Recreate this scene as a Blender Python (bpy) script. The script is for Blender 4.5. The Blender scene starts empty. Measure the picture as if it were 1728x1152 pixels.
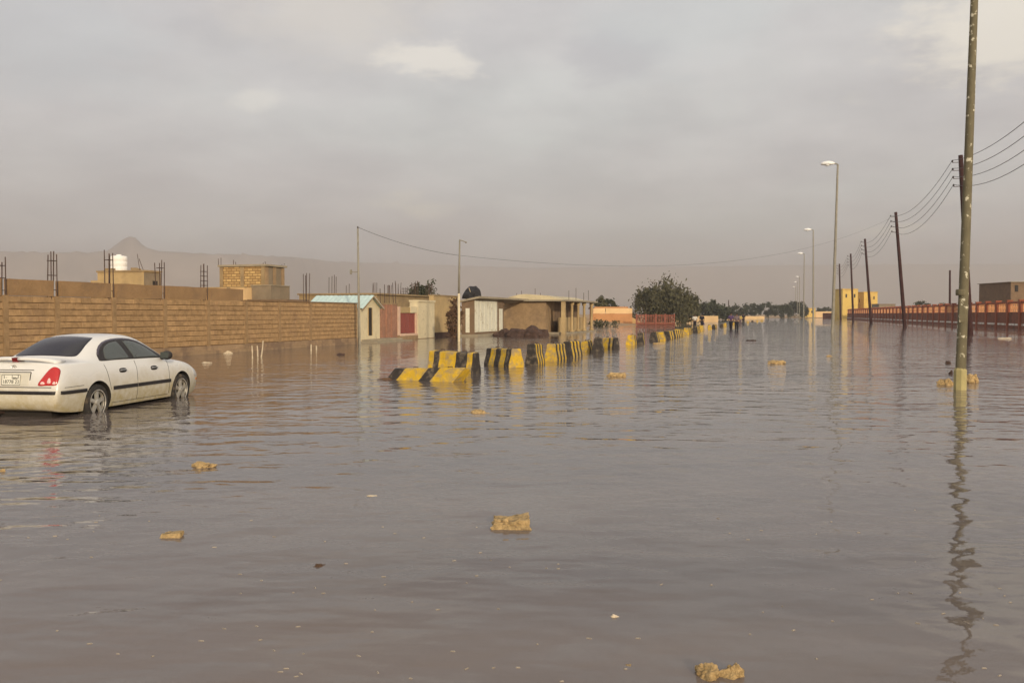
import bpy, bmesh, math, random
from mathutils import Vector, Matrix, Euler, noise
from mathutils.bvhtree import BVHTree

random.seed(7)
R = math.radians
SC = bpy.context.scene
COL = SC.collection

# ------------------------------------------------------------------ camera
FPX, CXP, CYP, HORIZON, VPX, EYE = 1500.0, 864.0, 576.0, 530.0, 1337.0, 1.62
PITCH = math.atan((CYP - HORIZON) / FPX)
YAW = math.atan((VPX - CXP) / FPX)
cam_data = bpy.data.cameras.new('camera')
cam = bpy.data.objects.new('camera', cam_data)
COL.objects.link(cam)
cam_data.sensor_width = 36.0
cam_data.lens = FPX / 1728.0 * 36.0
cam_data.clip_start = 0.1
cam_data.clip_end = 20000.0
cam.location = (0, 0, EYE)
cam.rotation_euler = (R(90) - PITCH, 0, YAW)
SC.camera = cam

# ------------------------------------------------------------------ light
SUN_EL, SUN_AZ = R(15.0), math.atan2(0.60, -0.80)      # azimuth measured from +Y towards +X
SUN_DIR = Vector((math.sin(SUN_AZ) * math.cos(SUN_EL), math.cos(SUN_AZ) * math.cos(SUN_EL), math.sin(SUN_EL)))
world = bpy.data.worlds.new('World')
SC.world = world
world.use_nodes = True
wn, wl = world.node_tree.nodes, world.node_tree.links
wn.clear()
def W(t, **kw):
    n = wn.new(t)
    for k, v in kw.items():
        setattr(n, k, v)
    return n
wout = W('ShaderNodeOutputWorld')
wbg = W('ShaderNodeBackground')
wbg.inputs['Strength'].default_value = 0.1
wl.new(wbg.outputs[0], wout.inputs[0])
sky = W('ShaderNodeTexSky', sky_type='NISHITA')
sky.sun_disc = False
sky.sun_elevation = SUN_EL
sky.sun_rotation = SUN_AZ
sky.dust_density = 3.0
tc = W('ShaderNodeTexCoord')
sep = W('ShaderNodeSeparateXYZ')
wl.new(tc.outputs['Generated'], sep.inputs[0])
def wmath(op, a, b=None, c=None):
    n = W('ShaderNodeMath', operation=op)
    for i, v in enumerate((a, b, c)):
        if v is None: continue
        if isinstance(v, (int, float)): n.inputs[i].default_value = v
        else: wl.new(v, n.inputs[i])
    return n.outputs[0]
zz = wmath('ADD', wmath('ABSOLUTE', sep.outputs['Z']), 0.16)
comb = W('ShaderNodeCombineXYZ')
wl.new(wmath('DIVIDE', sep.outputs['X'], zz), comb.inputs[0])
wl.new(wmath('DIVIDE', sep.outputs['Y'], zz), comb.inputs[1])
def wnoise(scale, detail, off, rough=0.5):
    m = W('ShaderNodeMapping')
    m.inputs['Location'].default_value = off
    wl.new(comb.outputs[0], m.inputs[0])
    n = W('ShaderNodeTexNoise')
    n.inputs['Scale'].default_value = scale
    n.inputs['Detail'].default_value = detail
    n.inputs['Roughness'].default_value = rough
    wl.new(m.outputs[0], n.inputs['Vector'])
    return n.outputs['Fac']
def wramp(fac, stops):
    r = W('ShaderNodeValToRGB')
    el = r.color_ramp.elements
    while len(el) < len(stops): el.new(0.5)
    for e, (p, c) in zip(el, stops):
        e.position = p; e.color = (*c, 1)
    wl.new(fac, r.inputs[0])
    return r.outputs[0]
def wmix(fac, a, b, mode='MIX'):
    n = W('ShaderNodeMix', data_type='RGBA', blend_type=mode)
    if isinstance(fac, (int, float)): n.inputs[0].default_value = fac
    else: wl.new(fac, n.inputs[0])
    for s, v in ((6, a), (7, b)):
        if isinstance(v, tuple): n.inputs[s].default_value = (*v, 1)
        else: wl.new(v, n.inputs[s])
    return n.outputs[2]
# layered altostratus: soft grey-mauve sheet, greener thin places and a few pale breaks
sheet = wramp(wnoise(0.55, 5.0, (3.1, 1.7, 0)), [(0.34, (4.45, 4.2, 4.22)), (0.5, (4.95, 4.85, 4.78)), (0.66, (5.0, 5.2, 5.0))])
detail = wramp(wnoise(2.1, 6.0, (0.4, 5.2, 0), 0.6), [(0.36, (0.90, 0.895, 0.90)), (0.64, (1.12, 1.115, 1.10))])
clouds = wmix(1.0, sheet, detail, 'MULTIPLY')
brk = wramp(wnoise(1.15, 4.0, (7.7, 2.4, 0), 0.55), [(0.63, (0, 0, 0)), (0.72, (1, 1, 1))])
clouds = wmix(wmath('MULTIPLY', brk, 0.75), clouds, (6.6, 6.2, 5.2))
# thin pale breaks in the sheet, and one greyer roll, where they stand in the sky
def wbreak(px, py, rad, wob):
    v = Euler((R(90) - PITCH, 0, YAW)).to_matrix() @ Vector(((px - CXP) / FPX, (CYP - py) / FPX, -1.0)); v.normalize()
    d = W('ShaderNodeVectorMath', operation='MULTIPLY'); wl.new(tc.outputs['Generated'], d.inputs[0]); d.inputs[1].default_value = (1, 1, 1.9)
    e = W('ShaderNodeVectorMath', operation='DISTANCE'); wl.new(d.outputs[0], e.inputs[0]); e.inputs[1].default_value = (v.x, v.y, v.z * 1.9)
    dist = wmath('ADD', e.outputs['Value'], wmath('MULTIPLY', wmath('SUBTRACT', wnoise(5.5, 8.0, (px * 0.01, 1.0, 0), 0.66), 0.5), wob))
    m = W('ShaderNodeMapRange', interpolation_type='SMOOTHSTEP'); wl.new(dist, m.inputs[0])
    m.inputs[1].default_value = rad; m.inputs[2].default_value = rad * 0.25; m.inputs[3].default_value = 0; m.inputs[4].default_value = 1
    return m.outputs[0]
for (px, py, rad, wob, st, colr) in ((730, 100, 0.062, 0.19, 0.8, (7.6, 7.1, 6.2)), (430, 165, 0.034, 0.07, 0.6, (7.2, 6.9, 6.2)), (1690, 40, 0.12, 0.24, 0.9, (7.6, 7.0, 5.9)),
                                     (560, -10, 0.16, 0.20, 0.5, (6.3, 5.7, 4.8)), (1030, 95, 0.075, 0.12, 0.7, (3.9, 3.85, 4.0)), (60, 60, 0.16, 0.2, 0.35, (4.6, 5.0, 5.1)), (1150, 30, 0.14, 0.2, 0.35, (4.7, 5.1, 5.1))):
    clouds = wmix(wmath('MULTIPLY', wbreak(px, py, rad, wob), st), clouds, colr)
blend = wmix(0.88, sky.outputs[0], clouds)
wl.new(blend, wbg.inputs['Color'])

sun_data = bpy.data.lights.new('sun', 'SUN')
sun_data.energy = 2.9
sun_data.angle = R(2.5)
sun_data.color = (1.0, 0.83, 0.60)
sun = bpy.data.objects.new('sun', sun_data)
COL.objects.link(sun)
sun.location = (20, -40, 40)
sun.rotation_euler = SUN_DIR.to_track_quat('Z', 'Y').to_euler()

SC.view_settings.view_transform = 'Standard'
SC.view_settings.look = 'None'
SC.view_settings.exposure = 0.58
SC.view_settings.gamma = 1.0
SC.view_settings.use_curve_mapping = False
SC.render.engine = 'CYCLES'
SC.cycles.use_denoising = True
SC.cycles.max_bounces = 5
SC.cycles.volume_bounces = 1

# ------------------------------------------------------------------ pixel helpers (direction only; distance from what the thing touches)
CAMR = Euler((R(90) - PITCH, 0, YAW)).to_matrix()
FWD = Vector((-math.sin(YAW), math.cos(YAW), 0))
EYEV = Vector((0, 0, EYE))
def ray(x, y):
    return CAMR @ Vector(((x - CXP) / FPX, (CYP - y) / FPX, -1.0))
def G(x, y, z=0.0):
    d = ray(x, y); return EYEV + d * ((z - EYE) / d.z)
def V(x, y, D):
    d = ray(x, y); return EYEV + d * (D / d.dot(FWD))
def PX(x, y, X):
    d = ray(x, y); return EYEV + d * (X / d.x)
def PY(x, y, Y):
    d = ray(x, y); return EYEV + d * (Y / d.y)
def dep(p): return Vector((p.x, p.y, 0)).dot(FWD)
def zat(p, x, y):
    """height of the pixel (x,y) at the depth of point p"""
    return V(x, y, dep(p)).z

# ------------------------------------------------------------------ materials
MATS = {}
def mat(name, col, rough=0.85, var=0.18, scale=3.0, bump=0.0, bscale=None, metallic=0.0, rnd=0.0,
        dirt=None, dirt_scale=1.2, dirt_lo=0.5, dirt_hi=0.7, spec=0.3):
    if name in MATS: return MATS[name]
    m = bpy.data.materials.new(name); MATS[name] = m
    m.use_nodes = True
    n, l = m.node_tree.nodes, m.node_tree.links
    b = n['Principled BSDF']
    b.inputs['Roughness'].default_value = rough
    b.inputs['Metallic'].default_value = metallic
    b.inputs['Specular IOR Level'].default_value = spec
    geo = n.new('ShaderNodeNewGeometry')
    def nz(s, d=5.0):
        t = n.new('ShaderNodeTexNoise'); t.inputs['Scale'].default_value = s; t.inputs['Detail'].default_value = d
        t.inputs['Roughness'].default_value = 0.62
        l.new(geo.outputs['Position'], t.inputs['Vector']); return t.outputs['Fac']
    def mx(fac, a, c, mode='MIX'):
        q = n.new('ShaderNodeMix'); q.data_type = 'RGBA'; q.blend_type = mode
        if isinstance(fac, (int, float)): q.inputs[0].default_value = fac
        else: l.new(fac, q.inputs[0])
        for s, v in ((6, a), (7, c)):
            if isinstance(v, tuple): q.inputs[s].default_value = (*v, 1)
            else: l.new(v, q.inputs[s])
        return q.outputs[2]
    def rng(fac, a, c, lo, hi):
        r = n.new('ShaderNodeMapRange'); l.new(fac, r.inputs[0])
        r.inputs[1].default_value = a; r.inputs[2].default_value = c; r.inputs[3].default_value = lo; r.inputs[4].default_value = hi
        return r.outputs[0]
    f1 = rng(nz(scale), 0.3, 0.7, 1 - var, 1 + var)
    val = f1
    if rnd:
        oi = n.new('ShaderNodeObjectInfo')
        f2 = rng(oi.outputs['Random'], 0, 1, 1 - rnd, 1 + rnd)
        q = n.new('ShaderNodeMath'); q.operation = 'MULTIPLY'; l.new(f1, q.inputs[0]); l.new(f2, q.inputs[1]); val = q.outputs[0]
    cmb = n.new('ShaderNodeCombineColor')
    for i in range(3): l.new(val, cmb.inputs[i])
    c = mx(1.0, col, cmb.outputs[0], 'MULTIPLY')
    if dirt is not None:
        c = mx(rng(nz(dirt_scale, 7), dirt_lo, dirt_hi, 0, 1), c, dirt)
    l.new(c, b.inputs['Base Color'])
    if bump:
        bp = n.new('ShaderNodeBump'); bp.inputs['Distance'].default_value = bump
        l.new(nz(bscale or scale * 6, 6), bp.inputs['Height']); l.new(bp.outputs[0], b.inputs['Normal'])
    return m

M = dict(
    block=mat('mud_block', (0.385, 0.245, 0.12), 0.95, 0.24, 5, 0.02, 30, rnd=0.13, dirt=(0.30, 0.19, 0.11), dirt_lo=0.55, dirt_hi=0.75),
    mortar=mat('mortar', (0.20, 0.125, 0.065), 0.95, 0.2, 4),
    plinth=mat('plinth', (0.34, 0.235, 0.14), 0.95, 0.2, 2, 0.02, dirt=(0.22, 0.15, 0.10), dirt_lo=0.45, dirt_hi=0.6),
    band=mat('mud_band', (0.32, 0.20, 0.10), 0.95, 0.16, 1.5, 0.03, 14, dirt=(0.25, 0.16, 0.09)),
    pillar=mat('concrete_pillar', (0.33, 0.215, 0.11), 0.95, 0.2, 4, 0.02),
    rebar=mat('rebar_steel', (0.085, 0.055, 0.045), 0.8, 0.3, 8),
    tan=mat('tan_render', (0.46, 0.335, 0.17), 0.95, 0.14, 1.2, 0.02, dirt=(0.36, 0.26, 0.14), dirt_scale=0.8),
    tan_dark=mat('tan_render_old', (0.33, 0.24, 0.13), 0.95, 0.16, 1.2, 0.02, dirt=(0.24, 0.17, 0.10), dirt_scale=0.8),
    greyblock_shade=mat('grey_block_and_shade', (0.24, 0.19, 0.13), 0.95, 0.16, 1.5, 0.02),  # grey block; on the house side walls its dark tone paints shade
    cream=mat('cream_paint', (0.66, 0.57, 0.38), 0.9, 0.07, 2.5, 0.004, dirt=(0.44, 0.36, 0.24), dirt_scale=2.6, dirt_lo=0.58, dirt_hi=0.72),
    pink=mat('pink_brick', (0.37, 0.19, 0.125), 0.95, 0.2, 6, 0.02, dirt=(0.28, 0.16, 0.11)),
    pinkframe=mat('pink_frame', (0.66, 0.46, 0.34), 0.9, 0.1, 3),
    reddoor=mat('red_door', (0.26, 0.075, 0.06), 0.6, 0.1, 4),
    brown=mat('brown_block', (0.33, 0.225, 0.125), 0.95, 0.2, 3, 0.02, dirt=(0.24, 0.165, 0.10)),
    shade=mat('shaded_brown_plaster', (0.20, 0.135, 0.085), 0.95, 0.15, 2),  # brown plaster darkened so that shade is part of its colour
    slab=mat('roof_slab', (0.33, 0.28, 0.20), 0.95, 0.15, 2, 0.01),
    whitemetal=mat('white_door', (0.72, 0.70, 0.58), 0.55, 0.07, 5, dirt=(0.45, 0.38, 0.26), dirt_scale=3, dirt_lo=0.56, dirt_hi=0.7),
    turq=mat('turquoise_sheet', (0.52, 0.66, 0.63), 0.5, 0.08, 3),
    dark=mat('dark_opening', (0.03, 0.025, 0.022), 0.8, 0.1, 4),
    tank=mat('white_tank', (0.86, 0.84, 0.80), 0.5, 0.03, 4),
    orange=mat('orange_render', (0.50, 0.25, 0.11), 0.95, 0.12, 0.8, dirt=(0.48, 0.25, 0.11), dirt_scale=0.5),
    sandy=mat('sand_render', (0.72, 0.50, 0.26), 0.95, 0.1, 0.8),
    yellowhouse=mat('yellow_render', (0.72, 0.50, 0.13), 0.9, 0.06, 0.3, dirt=(0.6, 0.40, 0.12), dirt_scale=0.25),
    redpick=mat('red_picket', (0.26, 0.085, 0.055), 0.8, 0.2, 2),
    redwall=mat('red_brown_wall', (0.23, 0.085, 0.047), 0.9, 0.16, 0.7, dirt=(0.10, 0.055, 0.035), dirt_scale=0.6),
    redcol=mat('red_column', (0.32, 0.10, 0.052), 0.9, 0.15, 0.8),
    baluster=mat('orange_baluster', (0.68, 0.33, 0.15), 0.9, 0.1, 1),
    whitekerb=mat('white_kerb_paint', (0.74, 0.70, 0.64), 0.8, 0.1, 1.5, dirt=(0.36, 0.25, 0.18), dirt_scale=1.0, dirt_lo=0.5, dirt_hi=0.62),
    wood=mat('creosote_wood', (0.045, 0.016, 0.014), 0.85, 0.3, 2.5),
    steel=mat('grey_pole_paint', (0.27, 0.25, 0.20), 0.6, 0.15, 3),
    peel=mat('peeling_pole_paint', (0.155, 0.135, 0.082), 0.75, 0.16, 4, 0.004, 20, dirt=(0.62, 0.58, 0.44), dirt_scale=7.5, dirt_lo=0.59, dirt_hi=0.63),
    lamp=mat('lamp_housing', (0.86, 0.87, 0.86), 0.35, 0.03, 4),
    lampglass=mat('lamp_glass', (0.85, 0.87, 0.88), 0.12, 0.02, 4, spec=0.6),
    wire=mat('wire', (0.06, 0.055, 0.055), 0.6, 0.1, 2),
    porcelain=mat('insulator', (0.05, 0.035, 0.03), 0.3, 0.1, 2),
    yel=mat('barrier_yellow', (0.66, 0.42, 0.03), 0.8, 0.2, 6, 0.012, 40, dirt=(0.34, 0.26, 0.15), dirt_scale=5, dirt_lo=0.44, dirt_hi=0.64),
    blk=mat('barrier_black', (0.045, 0.038, 0.034), 0.75, 0.3, 6, 0.006, 40, dirt=(0.20, 0.16, 0.11), dirt_scale=6, dirt_lo=0.52, dirt_hi=0.70),
    mudrock=mat('mud_clod', (0.54, 0.375, 0.175), 0.85, 0.35, 18, 0.03, 60, dirt=(0.15, 0.10, 0.055), dirt_scale=16, dirt_lo=0.52, dirt_hi=0.68),
    darkrock=mat('dark_rock', (0.075, 0.045, 0.035), 0.9, 0.35, 4, 0.03, 20),
    stick=mat('pale_stick', (0.60, 0.50, 0.36), 0.9, 0.15, 8),
    bark=mat('bark', (0.22, 0.16, 0.11), 0.95, 0.25, 5),
    leaf=mat('leaf_olive', (0.085, 0.08, 0.04), 0.8, 0.4, 1.4),
    leafdk=mat('leaf_dark', (0.052, 0.058, 0.03), 0.8, 0.4, 1.0),
    drybush=mat('dry_bush', (0.13, 0.075, 0.045), 0.9, 0.35, 4),
    tarp=mat('black_tarp', (0.022, 0.020, 0.022), 0.7, 0.2, 4, 0.03, 8),
    tyre=mat('tyre_rubber', (0.035, 0.032, 0.03), 0.85, 0.2, 20, dirt=(0.16, 0.12, 0.08), dirt_scale=9, dirt_lo=0.5, dirt_hi=0.7),
    rim=mat('alloy_rim', (0.55, 0.53, 0.48), 0.4, 0.1, 10, metallic=0.6, dirt=(0.33, 0.26, 0.17), dirt_scale=14, dirt_lo=0.5, dirt_hi=0.7),
    trim=mat('black_trim', (0.03, 0.026, 0.026), 0.55, 0.2, 10),
    gap=mat('panel_gap', (0.03, 0.027, 0.024), 0.8, 0.1, 10),
    plate=mat('plate_white', (0.80, 0.78, 0.68), 0.5, 0.04, 10),
    ink=mat('plate_ink', (0.035, 0.035, 0.035), 0.6, 0.1, 10),
    chrome=mat('chrome', (0.45, 0.44, 0.42), 0.3, 0.05, 8, metallic=0.8),
    skin=mat('skin', (0.20, 0.11, 0.07), 0.6, 0.1, 6),
    hair=mat('hair', (0.015, 0.012, 0.01), 0.8, 0.2, 8),
    cl_dark=mat('dark_cloth', (0.022, 0.02, 0.028), 0.9, 0.2, 8),
    cl_purple=mat('mauve_cloth', (0.10, 0.06, 0.14), 0.9, 0.15, 8),
    cl_grey=mat('grey_cloth', (0.17, 0.13, 0.14), 0.9, 0.15, 8),
    cl_white=mat('white_cloth', (0.62, 0.58, 0.52), 0.9, 0.1, 8),
    cl_yellow=mat('yellow_cloth', (0.45, 0.33, 0.08), 0.9, 0.1, 8),
    hills=mat('hill_rock', (0.27, 0.225, 0.185), 0.95, 0.2, 0.01),
)

# ------------------------------------------------------------------ mesh helpers
class MB:
    def __init__(s): s.v, s.f, s.m = [], [], []
    def add(s, vs, fs, mi=0):
        o = len(s.v); s.v += [tuple(p) for p in vs]
        s.f += [tuple(i + o for i in f) for f in fs]; s.m += [mi] * len(fs)
    def box(s, x0, x1, y0, y1, z0, z1, mi=0):
        s.add([(x0, y0, z0), (x1, y0, z0), (x1, y1, z0), (x0, y1, z0), (x0, y0, z1), (x1, y0, z1), (x1, y1, z1), (x0, y1, z1)],
              [(0, 3, 2, 1), (4, 5, 6, 7), (0, 1, 5, 4), (1, 2, 6, 5), (2, 3, 7, 6), (3, 0, 4, 7)], mi)
    def hexa(s, bot, top, mi=0):
        s.add(list(bot) + list(top), [(0, 3, 2, 1), (4, 5, 6, 7), (0, 1, 5, 4), (1, 2, 6, 5), (2, 3, 7, 6), (3, 0, 4, 7)], mi)
    def tube(s, p0, p1, r0, r1=None, n=8, cap=True, mi=0):
        r1 = r0 if r1 is None else r1
        p0, p1 = Vector(p0), Vector(p1); d = (p1 - p0)
        if d.length < 1e-6: return
        q = d.to_track_quat('Z', 'Y')
        vs = []
        for p, r in ((p0, r0), (p1, r1)):
            for k in range(n):
                a = 2 * math.pi * k / n
                vs.append(p + q @ Vector((r * math.cos(a), r * math.sin(a), 0)))
        fs = [(k, (k + 1) % n, n + (k + 1) % n, n + k) for k in range(n)]
        if cap: fs += [tuple(range(n - 1, -1, -1)), tuple(range(n, 2 * n))]
        s.add(vs, fs, mi)
    def path(s, pts, r, n=6, mi=0):
        pts = [Vector(p) for p in pts]; rr = r if isinstance(r, (list, tuple)) else [r] * len(pts)
        vs = []
        for i, p in enumerate(pts):
            d = pts[min(i + 1, len(pts) - 1)] - pts[max(i - 1, 0)]
            q = d.to_track_quat('Z', 'Y')
            for k in range(n):
                a = 2 * math.pi * k / n
                vs.append(p + q @ Vector((rr[i] * math.cos(a), rr[i] * math.sin(a), 0)))
        fs = [(i * n + k, i * n + (k + 1) % n, (i + 1) * n + (k + 1) % n, (i + 1) * n + k) for i in range(len(pts) - 1) for k in range(n)]
        fs += [tuple(range(n - 1, -1, -1)), tuple(range((len(pts) - 1) * n, len(pts) * n))]
        s.add(vs, fs, mi)
    def lathe(s, prof, n=24, axis='Z', c=(0, 0, 0), mi=0, cap=True):
        vs, c = [], Vector(c)
        for (r, h) in prof:
            for k in range(n):
                a = 2 * math.pi * k / n
                p = (r * math.cos(a), r * math.sin(a), h)
                if axis == 'Y': p = (p[0], p[2], p[1])
                vs.append(c + Vector(p))
        fs = [(i * n + k, i * n + (k + 1) % n, (i + 1) * n + (k + 1) % n, (i + 1) * n + k) for i in range(len(prof) - 1) for k in range(n)]
        if cap: fs += [tuple(range(n - 1, -1, -1)), tuple(range((len(prof) - 1) * n, len(prof) * n))]
        s.add(vs, fs, mi)
    def mesh(s, name, mats):
        me = bpy.data.meshes.new(name)
        me.from_pydata(s.v, [], s.f)
        for m in (mats if isinstance(mats, (list, tuple)) else [mats]): me.materials.append(m)
        me.polygons.foreach_set('material_index', s.m)
        me.update(); return me
    def build(s, name, mats, parent=None, smooth=False, fix=False):
        me = s.mesh(name, mats)
        if fix:
            b = bmesh.new(); b.from_mesh(me); bmesh.ops.recalc_face_normals(b, faces=b.faces); b.to_mesh(me); b.free()
        if smooth:
            for p in me.polygons: p.use_smooth = True
        return link(name, me, parent)
def link(name, data, parent=None):
    o = bpy.data.objects.new(name, data); COL.objects.link(o)
    if parent: o.parent = parent
    return o
def tag(o, label, cat, group=None, kind=None):
    o['label'] = label; o['category'] = cat
    if group: o['group'] = group
    if kind: o['kind'] = kind
    return o
def struct(o): o['kind'] = 'structure'; return o
def thing(name, loc, label, cat, group=None, rz=0.0):
    o = link(name, None); o.empty_display_size = 0.3
    o.location = loc; o.rotation_euler = (0, 0, rz)
    return tag(o, label, cat, group)
def copy_tree(o, parent=None):
    c = o.copy(); COL.objects.link(c); c.parent = parent
    for ch in list(o.children): copy_tree(ch, c)
    return c

# ------------------------------------------------------------------ ground, water, hills
def smooth(a, b, x):
    t = max(0.0, min(1.0, (x - a) / (b - a))); return t * t * (3 - 2 * t)
def ground_z(x, y):
    n = noise.noise(Vector((x * 0.07, y * 0.07, 0))) * 0.10 + noise.noise(Vector((x * 0.3, y * 0.3, 3))) * 0.03
    z = -0.30
    z += 0.55 * smooth(-23.6, -30, x)
    z += 0.45 * smooth(-17, -25, x) * smooth(95, 135, y)
    z += 0.52 * smooth(24.5, 32, x)
    z += 0.55 * smooth(330, 430, y)
    z += 0.25 * smooth(-40, -90, y)
    return z + n * (0.4 if z < -0.25 else 1.0)
def axis_pts(lims):
    out = []
    for a, b, st in lims:
        k = a
        while k < b - 1e-6: out.append(k); k += st
    out.append(lims[-1][1]); return out
gx = axis_pts([(-9000, -1000, 1600), (-1000, -200, 160), (-200, -60, 20), (-60, 60, 2.5), (60, 200, 20), (200, 1000, 160), (1000, 9000, 1600)])
gy = axis_pts([(-9000, -1000, 1600), (-1000, -100, 150), (-100, 0, 20), (0, 200, 3), (200, 520, 8), (520, 1000, 60), (1000, 9000, 1600)])
mb = MB()
mb.v = [(x, y, ground_z(x, y)) for y in gy for x in gx]
nx = len(gx)
mb.f = [(j * nx + i, j * nx + i + 1, (j + 1) * nx + i + 1, (j + 1) * nx + i) for j in range(len(gy) - 1) for i in range(nx - 1)]
mb.m = [0] * len(mb.f)
struct(mb.build('ground', mat('sandy_ground', (0.40, 0.27, 0.15), 0.95, 0.2, 0.6, 0.05, 3, dirt=(0.30, 0.20, 0.12), dirt_scale=0.15), smooth=True))

# flood water: opaque brown mud suspension under a thin rippled skin
wm = bpy.data.materials.new('flood_water'); wm.use_nodes = True
n_, l_ = wm.node_tree.nodes, wm.node_tree.links
pb = n_['Principled BSDF']
pb.inputs['Roughness'].default_value = 0.012
pb.inputs['IOR'].default_value = 1.33
geo = n_.new('ShaderNodeNewGeometry')
def wtex(scale, stretch, det, ang=YAW, off=0.0, rough=0.5, dist=0.0):
    mp = n_.new('ShaderNodeMapping'); mp.vector_type = 'TEXTURE'
    mp.inputs['Rotation'].default_value = (0, 0, ang)
    mp.inputs['Scale'].default_value = (stretch, 1, 1)
    mp.inputs['Location'].default_value = (off, off * 0.7, 0)
    l_.new(geo.outputs['Position'], mp.inputs[0])
    t = n_.new('ShaderNodeTexNoise'); t.inputs['Scale'].default_value = scale; t.inputs['Detail'].default_value = det
    t.inputs['Roughness'].default_value = rough; t.inputs['Distortion'].default_value = dist
    l_.new(mp.outputs[0], t.inputs['Vector']); return t.outputs['Fac']
def wm_(op, a, b=None):
    q = n_.new('ShaderNodeMath'); q.operation = op
    for i, v in enumerate((a, b)):
        if v is None: continue
        if isinstance(v, (int, float)): q.inputs[i].default_value = v
        else: l_.new(v, q.inputs[i])
    return q.outputs[0]
def wr_(f, a, b, lo, hi):
    r = n_.new('ShaderNodeMapRange'); r.interpolation_type = 'SMOOTHSTEP'; l_.new(f, r.inputs[0])
    for i, v in enumerate((a, b, lo, hi)): r.inputs[i + 1].default_value = v
    return r.outputs[0]
patch = wr_(wtex(0.07, 2.2, 3, off=5.0), 0.34, 0.64, 0.35, 1.35)
long_ = wm_('MULTIPLY', wtex(1.9, 1.2, 2.0, YAW + 0.12, 1.0, 0.45), 0.033)
mid_ = wm_('MULTIPLY', wm_('MULTIPLY', wtex(3.6, 2.6, 2.0, YAW - 0.10, 2.0, 0.5), 0.021), patch)
fine = wm_('MULTIPLY', wm_('MULTIPLY', wtex(13.0, 1.7, 2.0, YAW, 3.0, 0.6), 0.0019), patch)
spark = wm_('MULTIPLY', wtex(34.0, 1.6, 2.0, YAW, 6.0, 0.6), 0.00035)
ruff = wr_(wtex(0.35, 3.0, 4, YAW + 0.05, 12.0, 0.6), 0.50, 0.66, 0, 1)
mid_ = wm_('MULTIPLY', mid_, wm_('ADD', wm_('MULTIPLY', ruff, 0.9), 0.7))
hgt = wm_('ADD', wm_('ADD', wm_('ADD', long_, mid_), fine), spark)
bp = n_.new('ShaderNodeBump'); bp.inputs['Distance'].default_value = 1.0; bp.inputs['Strength'].default_value = 1.0
l_.new(hgt, bp.inputs['Height']); l_.new(bp.outputs[0], pb.inputs['Normal'])
mixc = n_.new('ShaderNodeMix'); mixc.data_type = 'RGBA'
l_.new(wr_(wtex(0.22, 4.0, 6, YAW + 0.1, off=9.0, rough=0.6), 0.36, 0.66, 0, 1), mixc.inputs[0])
mixc.inputs[6].default_value = (0.108, 0.091, 0.087, 1); mixc.inputs[7].default_value = (0.185, 0.150, 0.130, 1)
l_.new(mixc.outputs[2], pb.inputs['Base Color'])
mb = MB(); mb.add([(-700, -300, 0), (500, -300, 0), (500, 620, 0), (-700, 620, 0)], [(0, 1, 2, 3)])
struct(mb.build('flood_water', wm))

# far hills, a flat-topped ridge with one peak
def prof(x, pts):
    for (a, ya), (b, yb) in zip(pts, pts[1:]):
        if a <= x <= b:
            t = (x - a) / (b - a); return ya + (yb - ya) * t
    return pts[-1][1] if x > pts[-1][0] else pts[0][1]
ridge = [(-700, 436), (-300, 430), (0, 424), (100, 426), (178, 425), (196, 414), (208, 404), (219, 398), (228, 400), (240, 411), (252, 419), (266, 423), (330, 427), (440, 431), (500, 434), (560, 441), (700, 446), (900, 452), (1150, 450), (1400, 447), (1728, 445), (2400, 450)]
HD = 2600.0
mb = MB(); cols = [x for x in range(-700, 2401, 10)]; rows = [-420, -260, -140, -70, -25, 0, 40, 140, 400]
for r in rows:
    for x in cols:
        far = 1.0 + 0.9 * smooth(430, 700, x)
        y = prof(x, ridge)
        p = V(x, y, HD * far)
        k = {0: 1.0, -25: 0.93, -70: 0.66, -140: 0.36, -260: 0.12, -420: 0.0, 40: 0.9, 140: 0.6, 400: 0.0}[r]
        k2 = k * (1 + 0.18 * noise.noise(Vector((x * 0.05, r * 0.03, 1.0)))) if r not in (0,) else 1
        d = V(x, HORIZON, HD * far + r)
        mb.v.append((d.x, d.y, -3 + (p.z + 3) * k2 + (noise.noise(Vector((x * 0.11, 0, 4))) * 5 if r == 0 else 0)))
nc = len(cols)
mb.f = [(j * nc + i, j * nc + i + 1, (j + 1) * nc + i + 1, (j + 1) * nc + i) for j in range(len(rows) - 1) for i in range(nc - 1)]
mb.m = [0] * len(mb.f)
struct(mb.build('hills', M['hills'], smooth=True))

# dusty air
hz = bpy.data.materials.new('dusty_air'); hz.use_nodes = True
hz.node_tree.nodes.clear()
ho = hz.node_tree.nodes.new('ShaderNodeOutputMaterial'); hv = hz.node_tree.nodes.new('ShaderNodeVolumePrincipled')
hv.inputs['Color'].default_value = (0.82, 0.805, 0.81, 1)
hv.inputs['Density'].default_value = 0.00048
hv.inputs['Anisotropy'].default_value = 0.55
hz.node_tree.links.new(hv.outputs[0], ho.inputs['Volume'])
mb = MB(); mb.box(-9500, 9500, -9500, 9500, -6.0, 330)
o = mb.build('haze', hz); o['kind'] = 'stuff'

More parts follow.
